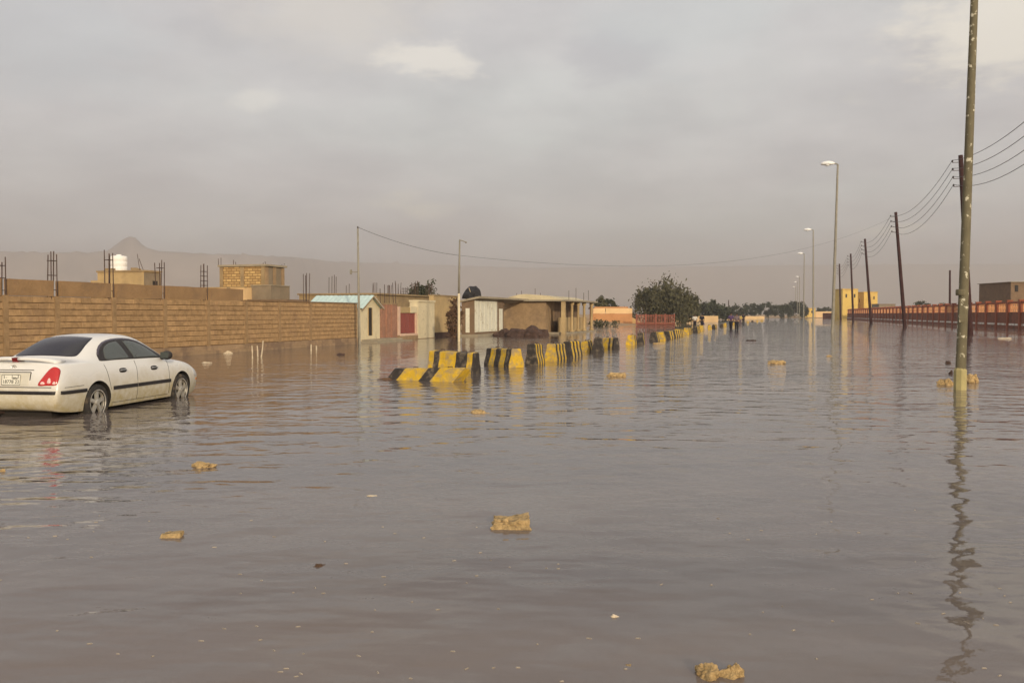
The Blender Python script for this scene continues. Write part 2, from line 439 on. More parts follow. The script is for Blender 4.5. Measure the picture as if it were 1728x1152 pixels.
# ------------------------------------------------------------------ long block wall
WX = -22.9
BL, BH, Z0 = 0.46, 0.205, 0.34
wall = thing('block_wall', (WX, 30, 0), 'long mud-coloured block wall with pillars and exposed rebar behind the white car', 'wall')
wall_inv = Matrix.Translation((-WX, -30, 0))
def wall_mb(): return MB()
def wb(mb_, name, m, smooth_=False):
    o = mb_.build(name, m, wall, smooth_); return o
pill_px = [-120, 10, 97, 193, 279, 352, 416, 472, 524]
PY_ = [PX(x, 540, WX).y - 30 for x in pill_px]
YA, YB = PX(-260, 540, WX).y - 30, PX(604, 540, WX).y - 30
YSTEP = PX(414, 540, WX).y - 30
mb = MB(); mb.box(-0.20, -0.03, YA, YB, -0.4, Z0 + 9 * BH); wb(mb, 'mortar_core', M['mortar'])
mb = MB(); mb.box(-0.26, 0.06, YA, YB, -0.5, Z0 - 0.02); mb.box(-0.26, 0.16, YA, YB, -0.5, 0.12); wb(mb, 'plinth', M['plinth'])
mb = MB()
segs = sorted([YA] + [y for y in PY_ if y < YSTEP] + [YSTEP])
for a, b in zip(segs, segs[1:]):
    mb2 = MB(); nseg = 8; vs = []
    for k in range(nseg + 1):
        y = a + 0.14 + (b - a - 0.28) * k / nseg
        jz = 0.02 * noise.noise(Vector((y * 1.3, 0, 2)))
        for (x, z) in ((0.0, Z0 + 9 * BH + 0.012), (0.012, Z0 + 9 * BH + 0.52 + jz), (-0.2, Z0 + 9 * BH + 0.52 + jz), (-0.2, Z0 + 9 * BH + 0.012)): vs.append((x, y, z))
    fs = [(k * 4 + i, k * 4 + (i + 1) % 4, (k + 1) * 4 + (i + 1) % 4, (k + 1) * 4 + i) for k in range(nseg) for i in range(4)] + [(3, 2, 1, 0), (nseg * 4, nseg * 4 + 1, nseg * 4 + 2, nseg * 4 + 3)]
    mb2.add(vs, fs); wb(mb2, 'top_band', M['band'])
mb = MB()
for k in range(2):
    pass
mb.box(-0.24, 0.015, YSTEP + 0.02, YB, Z0 + 9 * BH + 0.004, Z0 + 9 * BH + 0.06); wb(mb, 'coping', M['mortar'])
for y in PY_:
    p = MB(); p.box(-0.22, 0.012, y - 0.10, y + 0.10, -0.3, Z0 + 9 * BH + 0.02); wb(p, 'pillar', M['pillar'])
# blocks one by one
vars_ = []
for k in range(6):
    q = MB(); g = 0.012
    def j(): return random.uniform(-0.006, 0.006)
    xs = [(-0.15, -BL / 2 + g), (-0.15, BL / 2 - g)]
    gy_ = 0.004
    q.hexa([(-0.15, -BL / 2 + gy_, g), (0 + j(), -BL / 2 + gy_ + j() * .5, g + j()), (0 + j(), BL / 2 - gy_ + j() * .5, g + j()), (-0.15, BL / 2 - gy_, g)],
           [(-0.15, -BL / 2 + gy_, BH - g), (-0.010 + j(), -BL / 2 + gy_ + j() * .5, BH - g + j()), (-0.010 + j(), BL / 2 - gy_ + j() * .5, BH - g + j()), (-0.15, BL / 2 - gy_, BH - g)])
    vars_.append(q.mesh('block', M['block']))
spots = []
bays = sorted([YA] + PY_ + [YB])
for c in range(9):
    for a, b in zip(bays, bays[1:]):
        y, e = a + 0.105, b - 0.105
        first = BL * (0.5 if c % 2 else 1.0)
        while y < e - 0.04:
            w_ = min(first, e - y); first = BL
            if e - (y + w_) < 0.08: w_ = e - y
            spots.append((y + w_ / 2, c, w_ / BL)); y += w_
ylim = PX(-6, 540, WX).y - 30
vis = sorted([s for s in spots if s[0] > ylim - 0.3], key=lambda s: s[0])
rest = [s for s in spots if s[0] <= ylim - 0.3] + vis[300:]
for (y, c, sw) in vis[:300]:
    o = link('block', random.choice(vars_), wall)
    o.location = (random.uniform(-0.004, 0.008), y, Z0 + c * BH); o.scale = (1, sw, 1)
mb = MB()
for (y, c, sw) in rest:
    me = random.choice(vars_); dx = random.uniform(-0.004, 0.008)
    mb.add([(v.co.x + dx, v.co.y * sw + y, v.co.z + Z0 + c * BH) for v in me.vertices], [tuple(p.vertices) for p in me.polygons])
o = wb(mb, 'block_courses', M['block']); o['kind'] = 'stuff'
# rebar cages on pillars
def cage(mb_, c, w, d, z0, z1, rings=5, lean=0.02, rr=0.018):
    for sx in (-1, 1):
        for sy in (-1, 1):
            mb_.path([(c[0] + sx * d / 2, c[1] + sy * w / 2, z0), (c[0] + sx * d / 2 + random.uniform(-lean, lean), c[1] + sy * w / 2 + random.uniform(-lean, lean), z1 + random.uniform(-0.12, 0.05))], rr, 5)
    for k in range(rings):
        z = z0 + (z1 - z0) * (0.2 + 0.62 * k / max(1, rings - 1))
        pts = [(c[0] + a * d / 2, c[1] + b * w / 2, z) for a, b in ((-1, -1), (1, -1), (1, 1), (-1, 1), (-1, -1))]
        for a, b in zip(pts, pts[1:]): mb_.tube(a, b, rr * 0.6, n=4)
for px, ytop, rg in ((10, 436, 3), (97, 426, 3), (193, 424, 2), (279, 440, 2), (352, 447, 6), (524, 461, 0)):
    y = PX(px - 4, 540, WX).y - 30
    z1 = PX(px, ytop, WX).z
    q = MB(); cage(q, (-0.1, y), 0.24, 0.16, Z0 + 8.6 * BH, z1, rg, 0.05); wb(q, 'rebar_cage', M['rebar'])

# three pale sticks and two stubs in the water by the wall
for k, (bx, by, tx, ty) in enumerate(((426, 604, 425, 583), (435, 601, 434, 583), (441, 602, 444, 575))):
    b = G(bx, by); t = V(tx, ty, dep(b))
    q = MB(); q.path([b - Vector((0, 0, 0.25)), b, (b + t) / 2 + Vector((0.01, 0, 0)), t], [0.032, 0.03, 0.027, 0.02], 7)
    tag(q.build('stick', M['stick']), 'pale thin stick standing in the water before the block wall', 'stick', 'pale sticks in the water by the wall')
for k, (bx, by, tx, ty) in enumerate(((525, 592, 525, 581), (534, 590, 534, 583))):
    b = G(bx, by); t = V(tx, ty, dep(b))
    q = MB(); q.path([b - Vector((0, 0, 0.25)), b, t], [0.036, 0.035, 0.028], 7)
    tag(q.build('stake', M['stick']), 'short pale stake stub near the shed end of the block wall', 'stake', 'short stakes by the wall')

# ------------------------------------------------------------------ houses behind the wall
def pbox(mb_, x0, x1, ytop, Y, depth, z0=0.0):
    """box whose camera-facing (-Y) face spans pixel columns x0..x1 at world Y"""
    a, b = PY(x0, 500, Y), PY(x1, 500, Y)
    z1 = PY((x0 + x1) / 2, ytop, Y).z
    mb_.box(a.x, b.x, Y, Y + depth, z0, z1); return a.x, b.x, z1
# house with white tank
Yh = 44.0
hA = thing('flat_roof_house', (PY(205, 500, Yh).x, Yh, 0.2), 'low tan house with a small side window, carrying the white tank', 'house')
inv = Matrix.Translation(-hA.location)
def part(mb_, name, m, parent, smooth_=False):
    o = mb_.build(name, m, parent, smooth_)
    off = parent.matrix_basis.translation if parent.parent is None else Vector((0, 0, 0))
    if parent.parent is None: o.data.transform(Matrix.Translation(-off))
    return o
q = MB(); ax, bx_, zA = pbox(q, 165, 243, 459, Yh, 0.1)
q = MB()
yb = PX(271, 470, bx_).y
q.box(ax, bx_, Yh, yb, 0, zA); part(q, 'wall', M['tan'], hA)
q = MB(); q.box(bx_ + 0.004, bx_ + 0.03, Yh + 0.01, yb, 0.0, zA - 0.05); part(q, 'shaded_side_wall', M['greyblock_shade'], hA)  # darker sheet over the road-side face, its shade put into the colour
q = MB(); q.box(ax - 0.05, bx_ + 0.09, Yh - 0.06, yb + 0.05, zA, zA + 0.10); part(q, 'roof', M['tan_dark'], hA)
for (dx, w, h, t) in ((0.3, 0.5, 0.16, 0.3), (1.5, 0.3, 0.22, 1.1), (2.1, 0.45, 0.13, 0.5)):
    q = MB(); q.box(ax + dx, ax + dx + w, Yh + t, Yh + t + 0.3, zA + 0.1, zA + 0.1 + h); part(q, 'parapet_block', M['tan_dark'], hA)
x1 = PY(147, 500, Yh).x
q = MB(); q.box(x1, ax - 0.003, Yh + 0.3, yb, 0, PY(155, 473, Yh).z); part(q, 'low_wing', M['tan'], hA)
q = MB(); ya_, yb_ = PX(257, 480, bx_).y, PX(265, 480, bx_).y
q.box(bx_ - 0.1, bx_ + 0.045, ya_, yb_, PX(260, 487, bx_).z, PX(260, 474, bx_).z); part(q, 'window', M['dark'], hA)
for (px, yt) in ((236, 428), (242, 436)):
    q = MB(); p = PY(px, 459, Yh + 0.2); q.tube((p.x, p.y, zA + 0.09), (p.x + random.uniform(-.3, .1), p.y, PY(px, yt, Yh).z), 0.018, n=5); part(q, 'rebar', M['rebar'], hA)
pt = PY(197, 459, Yh + 1.0); rT = abs(PY(208, 459, Yh + 1).x - PY(186, 459, Yh + 1).x) / 2
zt = PY(197, 431, Yh + 1).z - zA - 0.1
tk = thing('water_tank', (pt.x, Yh + 1.2, zA + 0.1), 'white plastic water tank on the roof of the tan house', 'tank')
q = MB(); q.lathe([(rT * 0.96, 0), (rT, 0.04), (rT, zt * 0.30), (rT * 0.975, zt * 0.32), (rT, zt * 0.34), (rT, zt * 0.62), (rT * 0.975, zt * 0.64), (rT, zt * 0.66), (rT, zt * 0.9), (rT * 0.9, zt * 0.97), (rT * 0.35, zt), (0.01, zt)], 28); q.build('shell', M['tank'], tk, True)
q = MB(); q.lathe([(rT * 0.33, zt * 0.985), (rT * 0.33, zt * 1.05), (rT * 0.28, zt * 1.07), (0.01, zt * 1.07)], 16); q.build('lid', M['tank'], tk, True)

# brick upper storey
Yb = 50.0
q = MB(); ax, bx_, zB = pbox(q, 372, 447, 450, Yb, .1)
yb = PX(479, 470, bx_).y
hB = thing('brick_storey_house', ((ax + bx_) / 2, Yb, 0.2), 'yellow brick house storey with a grey block box on its lower roof', 'house')
bk = bpy.data.materials.new('yellow_brickwork'); bk.use_nodes = True
bn, bl = bk.node_tree.nodes, bk.node_tree.links
br = bn.new('ShaderNodeTexBrick'); bg = bn.new('ShaderNodeNewGeometry'); bsep = bn.new('ShaderNodeSeparateXYZ'); bcmb = bn.new('ShaderNodeCombineXYZ')
bl.new(bg.outputs['Position'], bsep.inputs[0]); badd = bn.new('ShaderNodeMath'); bl.new(bsep.outputs['X'], badd.inputs[0]); bl.new(bsep.outputs['Y'], badd.inputs[1])
bl.new(badd.outputs[0], bcmb.inputs[0]); bl.new(bsep.outputs['Z'], bcmb.inputs[1]); bl.new(bcmb.outputs[0], br.inputs['Vector'])
br.inputs['Color1'].default_value = (0.62, 0.42, 0.17, 1); br.inputs['Color2'].default_value = (0.40, 0.25, 0.10, 1); br.inputs['Mortar'].default_value = (0.20, 0.12, 0.05, 1)
br.inputs['Scale'].default_value = 1.0; br.inputs['Brick Width'].default_value = 0.40; br.inputs['Row Height'].default_value = 0.17; br.inputs['Mortar Size'].default_value = 0.022
bl.new(br.outputs['Color'], bn['Principled BSDF'].inputs['Base Color']); bn['Principled BSDF'].inputs['Roughness'].default_value = 0.95
q = MB(); q.box(ax, bx_, Yb, yb, 0, zB); part(q, 'brick_wall', bk, hB)
q = MB(); q.box(bx_ + 0.004, bx_ + 0.04, Yb + 0.02, yb, 0, zB - 0.02); part(q, 'shaded_side_wall', M['greyblock_shade'], hB)  # grey tone laid over the brick side to paint that face shaded
for px in (449, 462, 476):
    y = PX(px, 470, bx_).y
    q = MB(); q.box(bx_ + 0.02, bx_ + 0.10, y - 0.14, y + 0.14, 0, zB - 0.03); part(q, 'pilaster', M['brown'], hB)
for px in (374, 409, 444):
    x = PY(px, 470, Yb).x
    q = MB(); q.box(x - 0.13, x + 0.13, Yb - 0.035, Yb + 0.1, 0, zB + 0.01); part(q, 'pilaster', M['tan_dark'], hB)
q = MB(); q.box(ax - 0.12, bx_ + 0.2, Yb - 0.12, yb + 0.1, zB + 0.012, zB + 0.14); part(q, 'roof', M['slab'], hB)
for px, yt in ((371, 434), (396, 440), (446, 440), (478, 445)):
    p = PY(px, 450, Yb + 0.3); q = MB()
    for s in (-0.09, 0.09):
        q = MB(); q.tube((p.x + s, p.y, zB + 0.1), (p.x + s + random.uniform(-.03, .03), p.y, PY(px, yt, Yb).z + random.uniform(-.1, .1)), 0.02, n=5)
        part(q, 'rebar', M['rebar'], hB)
Yg = Yb - 2.2
q = MB(); g0, g1, gz = pbox(q, 424, 457, 482, Yg, .1)
q = MB(); q.box(g0, g1, Yg, Yb - 0.04, 0, gz); part(q, 'stair_box', M['greyblock_shade'], hB)
q = MB(); q.box(g0 - 0.05, g1 + 0.05, Yg - 0.04, Yb - 0.05, gz, gz + 0.05); part(q, 'stair_box_lid', M['slab'], hB)
q = MB(); a0, a1, az = pbox(q, 415, 484, 505, Yg - 0.5, .1)
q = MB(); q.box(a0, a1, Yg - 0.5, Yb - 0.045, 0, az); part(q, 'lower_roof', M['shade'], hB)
# long low house between
Yc = 47.0
q = MB(); ax, bx_, zc = pbox(q, 280, 412, 486, Yc, .1)
hC = thing('low_house', ((ax + bx_) / 2, Yc, 0.2), 'long low sand-coloured house parapet showing above the block wall', 'house')
q = MB(); q.box(ax, bx_, Yc, Yc + 1.2, 0, zc); part(q, 'wall', M['sandy'], hC)
for px in (325, 386):
    x = PY(px, 490, Yc).x
    q = MB(); q.box(x - 0.12, x + 0.12, Yc - 0.05, Yc + 0.2, zc - 0.5, zc + 0.04); part(q, 'rain_spout', M['tan_dark'], hC)
q = MB(); q.box(ax - 0.04, bx_ + 0.04, Yc - 0.04, Yc + 0.25, zc, zc + 0.05); part(q, 'coping', M['tan'], hC)

# ------------------------------------------------------------------ gabled shed with turquoise roof
SX = -23.15
y0, y1 = PX(609, 540, SX).y, PX(641, 540, SX).y
ze, zr = PX(641, 518, SX).z, PX(626, 498, SX).z
ym = (y0 + y1) / 2
sh = thing('gable_shed', (SX, ym, 0.1), 'cream gabled shed with turquoise sheet roof at the end of the block wall', 'shed')
xb = PY(536, 505, ym).x
q = MB(); q.box(xb, SX, y0, y1, -0.2, ze); part(q, 'wall', M['cream'], sh)
q = MB(); q.add([(SX - 0.02, y0, ze), (SX - 0.02, y1, ze), (SX - 0.02, ym, zr - 0.04), (SX - 0.2, y0, ze), (SX - 0.2, y1, ze), (SX - 0.2, ym, zr - 0.04)], [(0, 1, 2), (5, 4, 3), (0, 3, 4, 1), (1, 4, 5, 2), (2, 5, 3, 0)]); part(q, 'gable', M['cream'], sh)
for s, ya in ((-1, y0), (1, y1)):
    q = MB(); n = 26; vs = []; ov = 0.16
    for k in range(n + 1):
        x = xb - 0.1 + (SX + 0.22 - xb + 0.1) * k / n
        dz = 0.012 if k % 2 else -0.012
        vs += [(x, ym, zr + dz), (x, ya + s * ov, ze - ov * 0.42 + dz), (x, ym, zr - 0.03 + dz), (x, ya + s * ov, ze - ov * 0.42 - 0.03 + dz)]
    fs = []
    for k in range(n):
        a, b = 4 * k, 4 * k + 4
        fs += [(a, a + 1, b + 1, b), (a + 2, b + 2, b + 3, a + 3), (a + 1, a + 3, b + 3, b + 1)]
    fs += [(0, 2, 3, 1), (4 * n, 4 * n + 1, 4 * n + 3, 4 * n + 2)]
    q.add(vs, fs); part(q, 'roof_sheet', M['turq'], sh)
    q = MB(); q.hexa([(SX + 0.19, ym, zr - 0.12), (SX + 0.225, ym, zr - 0.12), (SX + 0.225, ya + s * ov, ze - ov * 0.42 - 0.14), (SX + 0.19, ya + s * ov, ze - ov * 0.42 - 0.14)],
                     [(SX + 0.19, ym, zr - 0.045), (SX + 0.225, ym, zr - 0.045), (SX + 0.225, ya + s * ov, ze - ov * 0.42 - 0.045), (SX + 0.19, ya + s * ov, ze - ov * 0.42 - 0.045)]); part(q, 'barge_board', M['brown'], sh)
q = MB(); wa, wb_ = PX(621.5, 540, SX).y, PX(627, 540, SX).y
q.box(SX - 0.1, SX + 0.015, wa, wb_, PX(624, 566, SX).z, PX(624, 519, SX).z); wdo = part(q, 'narrow_door', M['dark'], sh)
q = MB()
for (a, b, c, d) in ((wa - 0.06, wa - 0.003, 0.15, 2.0), (wb_ + 0.003, wb_ + 0.06, 0.15, 2.0)):
    q.box(SX - 0.02, SX + 0.035, a, b, PX(624, 566, SX).z, PX(624, 519, SX).z)
part(q, 'door_frame', M['tan'], sh)
p0, p1 = PX(610, 572, SX).y, PX(668, 572, SX).y
q = MB(); q.box(SX - 0.4, SX + 1.1, p0 - 0.2, p1, -0.4, 0.075); q.box(SX - 0.4, SX + 0.55, p0, p1 - 0.2, 0.079, 0.19)
tag(q.build('concrete_step', M['slab']), 'low concrete step slab at the foot of the cream shed', 'step')

# ------------------------------------------------------------------ compound frontage beside the shed
FX = -23.6
def fy(px): return PX(px, 540, FX).y
def fz(px, y): return PX(px, y, FX).z
def fbox(px0, px1, yt, yb, dx0=-0.3, dx1=0.0, mb_=None):
    q = mb_ or MB()
    q.box(FX + dx0, FX + dx1, fy(px0), fy(px1), fz((px0 + px1) / 2, yb) if yb is not None else -0.3, fz((px0 + px1) / 2, yt)); return q
cw = thing('pink_wall', (FX, fy(656), 0), 'pinkish brick wall bay with tall rebar rods beside the cream shed', 'wall')
part(fbox(643, 670.5, 514, None), 'wall', M['pink'], cw)
part(fbox(643, 671, 511.5, 514, -0.35, 0.03), 'coping', M['brown'], cw)
for px in (652, 660.5): part(fbox(px - 0.8, px + 0.8, 514, None, -0.2, 0.06), 'pilaster', M['pink'], cw)
for px, yt in ((645, 487), (652, 480), (660, 481), (667, 477), (671, 474)):
    q = MB(); y = fy(px); q.tube((FX - 0.12, y, fz(px, 516)), (FX - 0.12 + random.uniform(-.05, .05), y + random.uniform(-.08, .08), fz(px, yt)), 0.022, n=5); part(q, 'rebar', M['rebar'], cw)
gw = thing('red_gateway', (FX, fy(688), 0), 'dark red metal gate in a pale pink frame', 'gate')
part(fbox(671.3, 674.5, 517, 566, -0.3, 0.05), 'frame_post', M['pinkframe'], gw)
part(fbox(674.5, 703, 518, 527.5, -0.3, 0.01), 'lintel', M['tan'], gw)
part(fbox(692, 703, 517.5, 527.8, -0.1, 0.06), 'plaster_patch', M['cream'], gw)
part(fbox(674.5, 703, 562.5, 566, -0.3, 0.09), 'sill', M['pinkframe'], gw)
dl = part(fbox(675.2, 688.6, 528, 562, -0.12, -0.06), 'door_leaf', M['reddoor'], gw)
dr = part(fbox(688.9, 702.3, 528, 562, -0.12, -0.06), 'door_leaf', M['reddoor'], gw)
part(fbox(701.2, 703, 527.8, 563, -0.3, 0.05), 'frame_post', M['pinkframe'], gw)
for i, px in enumerate((680, 684, 693, 697)): part(fbox(px - 0.35, px + 0.35, 529, 561, -0.10, -0.035), 'door_rib', M['reddoor'], gw)
part(fbox(671.3, 703, 566.2, None, -0.3, 0.10), 'base', M['brown'], gw)
pr = thing('cream_pier', (FX, fy(718), 0), 'tall cream painted pier stained with mud splashes beside the red gate', 'wall')
part(fbox(703.3, 731, 509.5, 570, -0.5, 0.10), 'panel', M['cream'], pr)
part(fbox(703, 731.6, 506.5, 509.5, -0.55, 0.16), 'cap', M['cream'], pr)
part(fbox(703.3, 731.4, 570.2, None, -0.5, 0.14), 'base', M['plinth'], pr)
tw = thing('tan_wall', (FX, fy(750), 0), 'plain tan rendered wall between the cream pier and the pale lamp pole', 'wall')
part(fbox(732, 771, 500, None, -0.35, 0.0), 'panel', M['tan'], tw)
part(fbox(732, 772, 498, 500, -0.42, 0.06), 'coping', M['tan_dark'], tw)
part(fbox(732, 771.5, 560, None, -0.35, 0.12), 'footing', M['darkrock'], tw)
BX = -27.0
bw = thing('unfinished_house', (BX, PX(700, 500, BX).y, 0.2), 'unfinished flat house with rebar columns behind the red gate', 'house')
ya, yb = PX(636, 500, BX).y, PX(772, 500, BX).y
q = MB(); q.box(BX - 6, BX, ya, yb, 0, PX(700, 500, BX).z); part(q, 'wall', M['tan_dark'], bw)
q = MB(); q.box(BX - 6.1, BX + 0.15, ya - 0.1, yb + 0.1, PX(700, 500, BX).z + 0.004, PX(700, 497.5, BX).z); part(q, 'roof', M['tan_dark'], bw)
for px, yt, wd in ((632, 476, .25), (657, 478, .15), (672, 476, .3), (683, 483, .8), (697, 476, .3), (703, 474, .2), (722, 478, .3), (728, 475, .3)):
    q = MB(); y = PX(px, 500, BX - 0.4).y
    cage(q, (BX - 0.4, y), wd, 0.2, PX(px, 499, BX).z - 0.15, PX(px, yt, BX).z, 1 if wd < 0.5 else 5, 0.06, 0.018); part(q, 'rebar_cage', M['rebar'], bw)
# rebar of building behind shed roof
rb = thing('rebar_column', (-31.0, PX(567, 500, -31).y, 0.2), 'leaning rebar starter bars sticking up behind the turquoise shed roof', 'rebar')
for px, yt in ((558, 468), (563, 466), (567, 464), (570, 467), (587, 482), (592, 479)):
    q = MB(); p = PX(px - 3, 520, -31.0); q.path([(p.x, p.y, 0.2), (p.x, p.y, PX(px - 3, 512, -31).z), (p.x, p.y + 0.05, PX(px, yt, -31).z)], 0.022, 5); part(q, 'bar', M['rebar'], rb)
q = MB(); p = PX(576, 520, -31.0); q.box(p.x - 0.6, p.x + 0.05, p.y - 1.6, p.y + 1.6, 0, PX(576, 516, -31.0).z); part(q, 'column_base', M['tan_dark'], rb)

# ------------------------------------------------------------------ kiosk with white doors
KX = -21.9
kc = PX(800, 503, KX); kf = PX(838.5, 540, KX)
ky0, ky1 = kc.y, PX(850, 540, KX).y
kz = kc.z
kb = PY(779, 511, ky0).x
kk = thing('kiosk', (KX, (ky0 + ky1) / 2, 0), 'small brown kiosk with white double doors under a projecting flat roof', 'kiosk')
zpl = PX(818, 560, KX).z
q = MB(); q.hexa([(kb, ky0, -0.3), (KX, ky0, -0.3), (KX, ky1, -0.3), (kb, ky1, -0.3)], [(kb, ky0, kz - 0.32), (KX, ky0, kz - 0.02), (KX, ky1, kz - 0.02), (kb, ky1, kz - 0.32)]); part(q, 'wall', M['shade'], kk)  # dark brown wall colour with the shade painted in
q = MB(); q.hexa([(kb - 0.1, ky0 - 0.25, kz - 0.31), (KX + 0.5, ky0 - 0.25, kz), (KX + 0.5, ky1 + 5.4, kz), (kb - 0.1, ky1 + 5.4, kz - 0.31)],
                 [(kb - 0.1, ky0 - 0.25, kz - 0.17), (KX + 0.5, ky0 - 0.25, kz + 0.14), (KX + 0.5, ky1 + 5.4, kz + 0.14), (kb - 0.1, ky1 + 5.4, kz - 0.17)]); part(q, 'roof_slab', M['slab'], kk)
for px0, px1 in ((801, 819.3), (819.7, 838)):
    ya, yb = PX(px0, 540, KX).y, PX(px1, 540, KX).y
    q = MB(); q.box(KX - 0.02, KX + 0.05, ya, yb, zpl + 0.02, kz - 0.16); dd = part(q, 'door', M['whitemetal'], kk)
    off = kk.location
    nr = 3
    for k in range(nr):
        yy = ya + (yb - ya) * (k + 0.5) / nr
        q = MB(); q.box(KX + 0.051 - off.x, KX + 0.075 - off.x, yy - 0.05 - off.y, yy + 0.05 - off.y, zpl + 0.1, kz - 0.24); q.build('rib', M['whitemetal'], dd)
ya, yb = PX(842, 540, KX).y, PX(847.5, 540, KX).y
q = MB(); q.box(KX - 0.02, KX + 0.04, ya, yb, zpl + 0.05, PX(845, 521, KX).z); part(q, 'side_panel', M['whitemetal'], kk)
xa, xb2 = PY(786, 540, ky0).x, PY(792.5, 540, ky0).x
q = MB(); q.box(xa, xb2, ky0 - 0.04, ky0 + 0.02, zpl + 0.0, PY(789, 520, ky0).z); part(q, 'side_panel', M['whitemetal'], kk)
q = MB(); q.box(kb - 0.2, KX + 0.5, ky0 - 0.6, ky1 + 0.3, -0.4, 0.16); part(q, 'base_slab', M['slab'], kk)
tp = thing('tarp_bundle', (KX - 0.6, kc.y + 1.3, kz + 0.0), 'black tarpaulin heap lying on the kiosk roof', 'tarp')
b = bmesh.new(); bmesh.ops.create_icosphere(b, subdivisions=3, radius=1.0)
for v in b.verts:
    p = v.co; s = 1 + 0.35 * noise.noise(p * 1.7 + Vector((3, 1, 2)))
    h = 0.62 + 0.45 * max(0, p.y * 0.7 + 0.2) ** 0.5
    v.co = Vector((p.x * 0.62 * s, p.y * 1.0 * s, max(-0.02, p.z) * h * 1.15 * s))
me = bpy.data.meshes.new('heap'); b.to_mesh(me); b.free(); me.materials.append(M['tarp']); link('heap', me, tp)
q = MB(); q.tube((0.1, -0.6, 0.35), (0.1, -1.0, 0.75), 0.035, 0.03, 6); q.build('protruding_stick', M['stick'], tp)
q = MB(); q.path([(0.1, 1.3, 0.05), (0.1, 1.5, 0.4), (0.1, 1.7, 0.25)], 0.03, 6); q.build('protruding_stick', M['whitemetal'], tp)

# ------------------------------------------------------------------ brown house with corner porch
HX, HY = -18.7, 73.8
pc = G(950, 563); HX, HY = pc.x, pc.y
zt = PY(950, 508, HY).z
hl = PY(846, 540, HY).x; hw = PY(920, 540, HY).x
yend = PX(1001, 540, HX).y
ph = thing('porch_house', (HX, HY, 0), 'brown block house with a columned corner porch and pale low roof', 'house')
q = MB(); q.box(hl, hw, HY + 0.3, yend, -0.3, zt - 0.01); part(q, 'front_wall', M['brown'], ph)
q = MB(); q.box(hw + 0.003, HX - 1.6, HY + 3.0, yend, -0.3, zt - 0.01); part(q, 'recess_wall', M['shade'], ph)  # recess darkened by wall colour, standing for porch shade
q = MB(); q.box(hl - 0.2, HX + 0.35, HY - 0.15, yend + 0.5, zt, zt + 0.13); part(q, 'roof_slab', M['slab'], ph)
rx0, rx1 = hl - 0.1, HX - 0.2
zp = PY(885, 496.5, HY + 2).z
q = MB()
prof_ = [(rx0, zt + 0.14), (rx0 + 0.5, zp - 0.22), (hl + 1.3, zp - 0.02), (hl + 1.9, zp), (hw, zp - 0.16), (rx1 - 0.8, zt + 0.3), (rx1, zt + 0.15)]
for y in (HY + 1.2, yend - 0.6):
    q.v += [(x, y, z) for x, z in prof_]
n = len(prof_)
q.f = [(i, i + 1, n + i + 1, n + i) for i in range(n - 1)] + [tuple(range(n - 1, -1, -1)), tuple(range(n, 2 * n)), (0, n, 2 * n - 1, n - 1)]; q.m = [0] * len(q.f)
part(q, 'pitched_roof', mat('pale_roof', (0.56, 0.48, 0.31), 0.9, 0.15, 1.5), ph)
q = MB(); q.box(HX - 0.16, HX + 0.16, HY, HY + 0.32, -0.35, zt - 0.003); part(q, 'corner_column', M['tan'], ph)
q = MB(); q.box(hw, HX + 0.3, HY + 0.34, yend, -0.4, 0.10); part(q, 'porch_floor', M['slab'], ph)
for px in (966, 976.5, 986.5, 999):
    y = PX(px, 540, HX).y
    q = MB(); q.lathe([(0.22, 0.1), (0.22, 0.22), (0.13, 0.26), (0.12, 1.15), (0.12, zt - 0.35), (0.2, zt - 0.25), (0.2, zt - 0.004)], 10, c=(HX - 0.05, y, 0)); part(q, 'column', M['tan'], ph, True)
q = MB(); ya, yb = PX(957, 540, HX).y, yend
q.box(HX - 0.8, HX - 0.65, ya, yb, 0.1, 1.35); part(q, 'porch_wall', M['tan'], ph)
for k, px in enumerate((872, 880, 903, 912, 960, 972, 985, 993)):
    p = PY(px, 500, HY + 2.5); q = MB()
    q.tube((p.x, p.y, zt + 0.1), (p.x, p.y, zt + 0.75 + 0.2 * (k % 3)), 0.02, n=5); part(q, 'rebar', M['rebar'], ph)

# rubble and dry brush in front of kiosk and porch house
def rock_mesh(name, m, sx, sy, sz, seed, sub=3, rough=0.35, angular=False, boxy=False):
    b = bmesh.new()
    if boxy:
        bmesh.ops.create_cube(b, size=1.7); bmesh.ops.subdivide_edges(b, edges=b.edges[:], cuts=14, use_grid_fill=True)
        for v in b.verts:
            if v.co.z > 0: v.co.y += 0.45 * v.co.z; v.co.x *= 1 - 0.16 * v.co.z
            v.co.z *= 1 + 0.2 * v.co.x
    else: bmesh.ops.create_icosphere(b, subdivisions=sub, radius=1.0)
    planes = []
    if angular:
        rr_ = random.Random(seed)
        for k in range(11):
            d_ = Vector((rr_.gauss(0, 1), rr_.gauss(0, 1), rr_.gauss(0.2, 0.9))).normalized(); planes.append((d_, rr_.uniform(0.62, 0.85)))
    for v in b.verts:
        p = v.co.copy()
        for d_, h_ in planes:
            e_ = p.dot(d_)
            if e_ > h_: p -= d_ * (e_ - h_) * 0.92
        s = 1 + rough * noise.noise(p * 1.3 + Vector((seed * 3.1, seed, 0))) + rough * 0.6 * noise.noise(p * 3.1 + Vector((seed, 0, seed * 2))) + rough * 0.3 * noise.noise(p * 7 + Vector((seed, 5, 0)))
        v.co = Vector((p.x * sx * s, p.y * sy * s, p.z * sz * s))
    me = bpy.data.meshes.new(name); b.to_mesh(me); b.free(); me.materials.append(m); return me
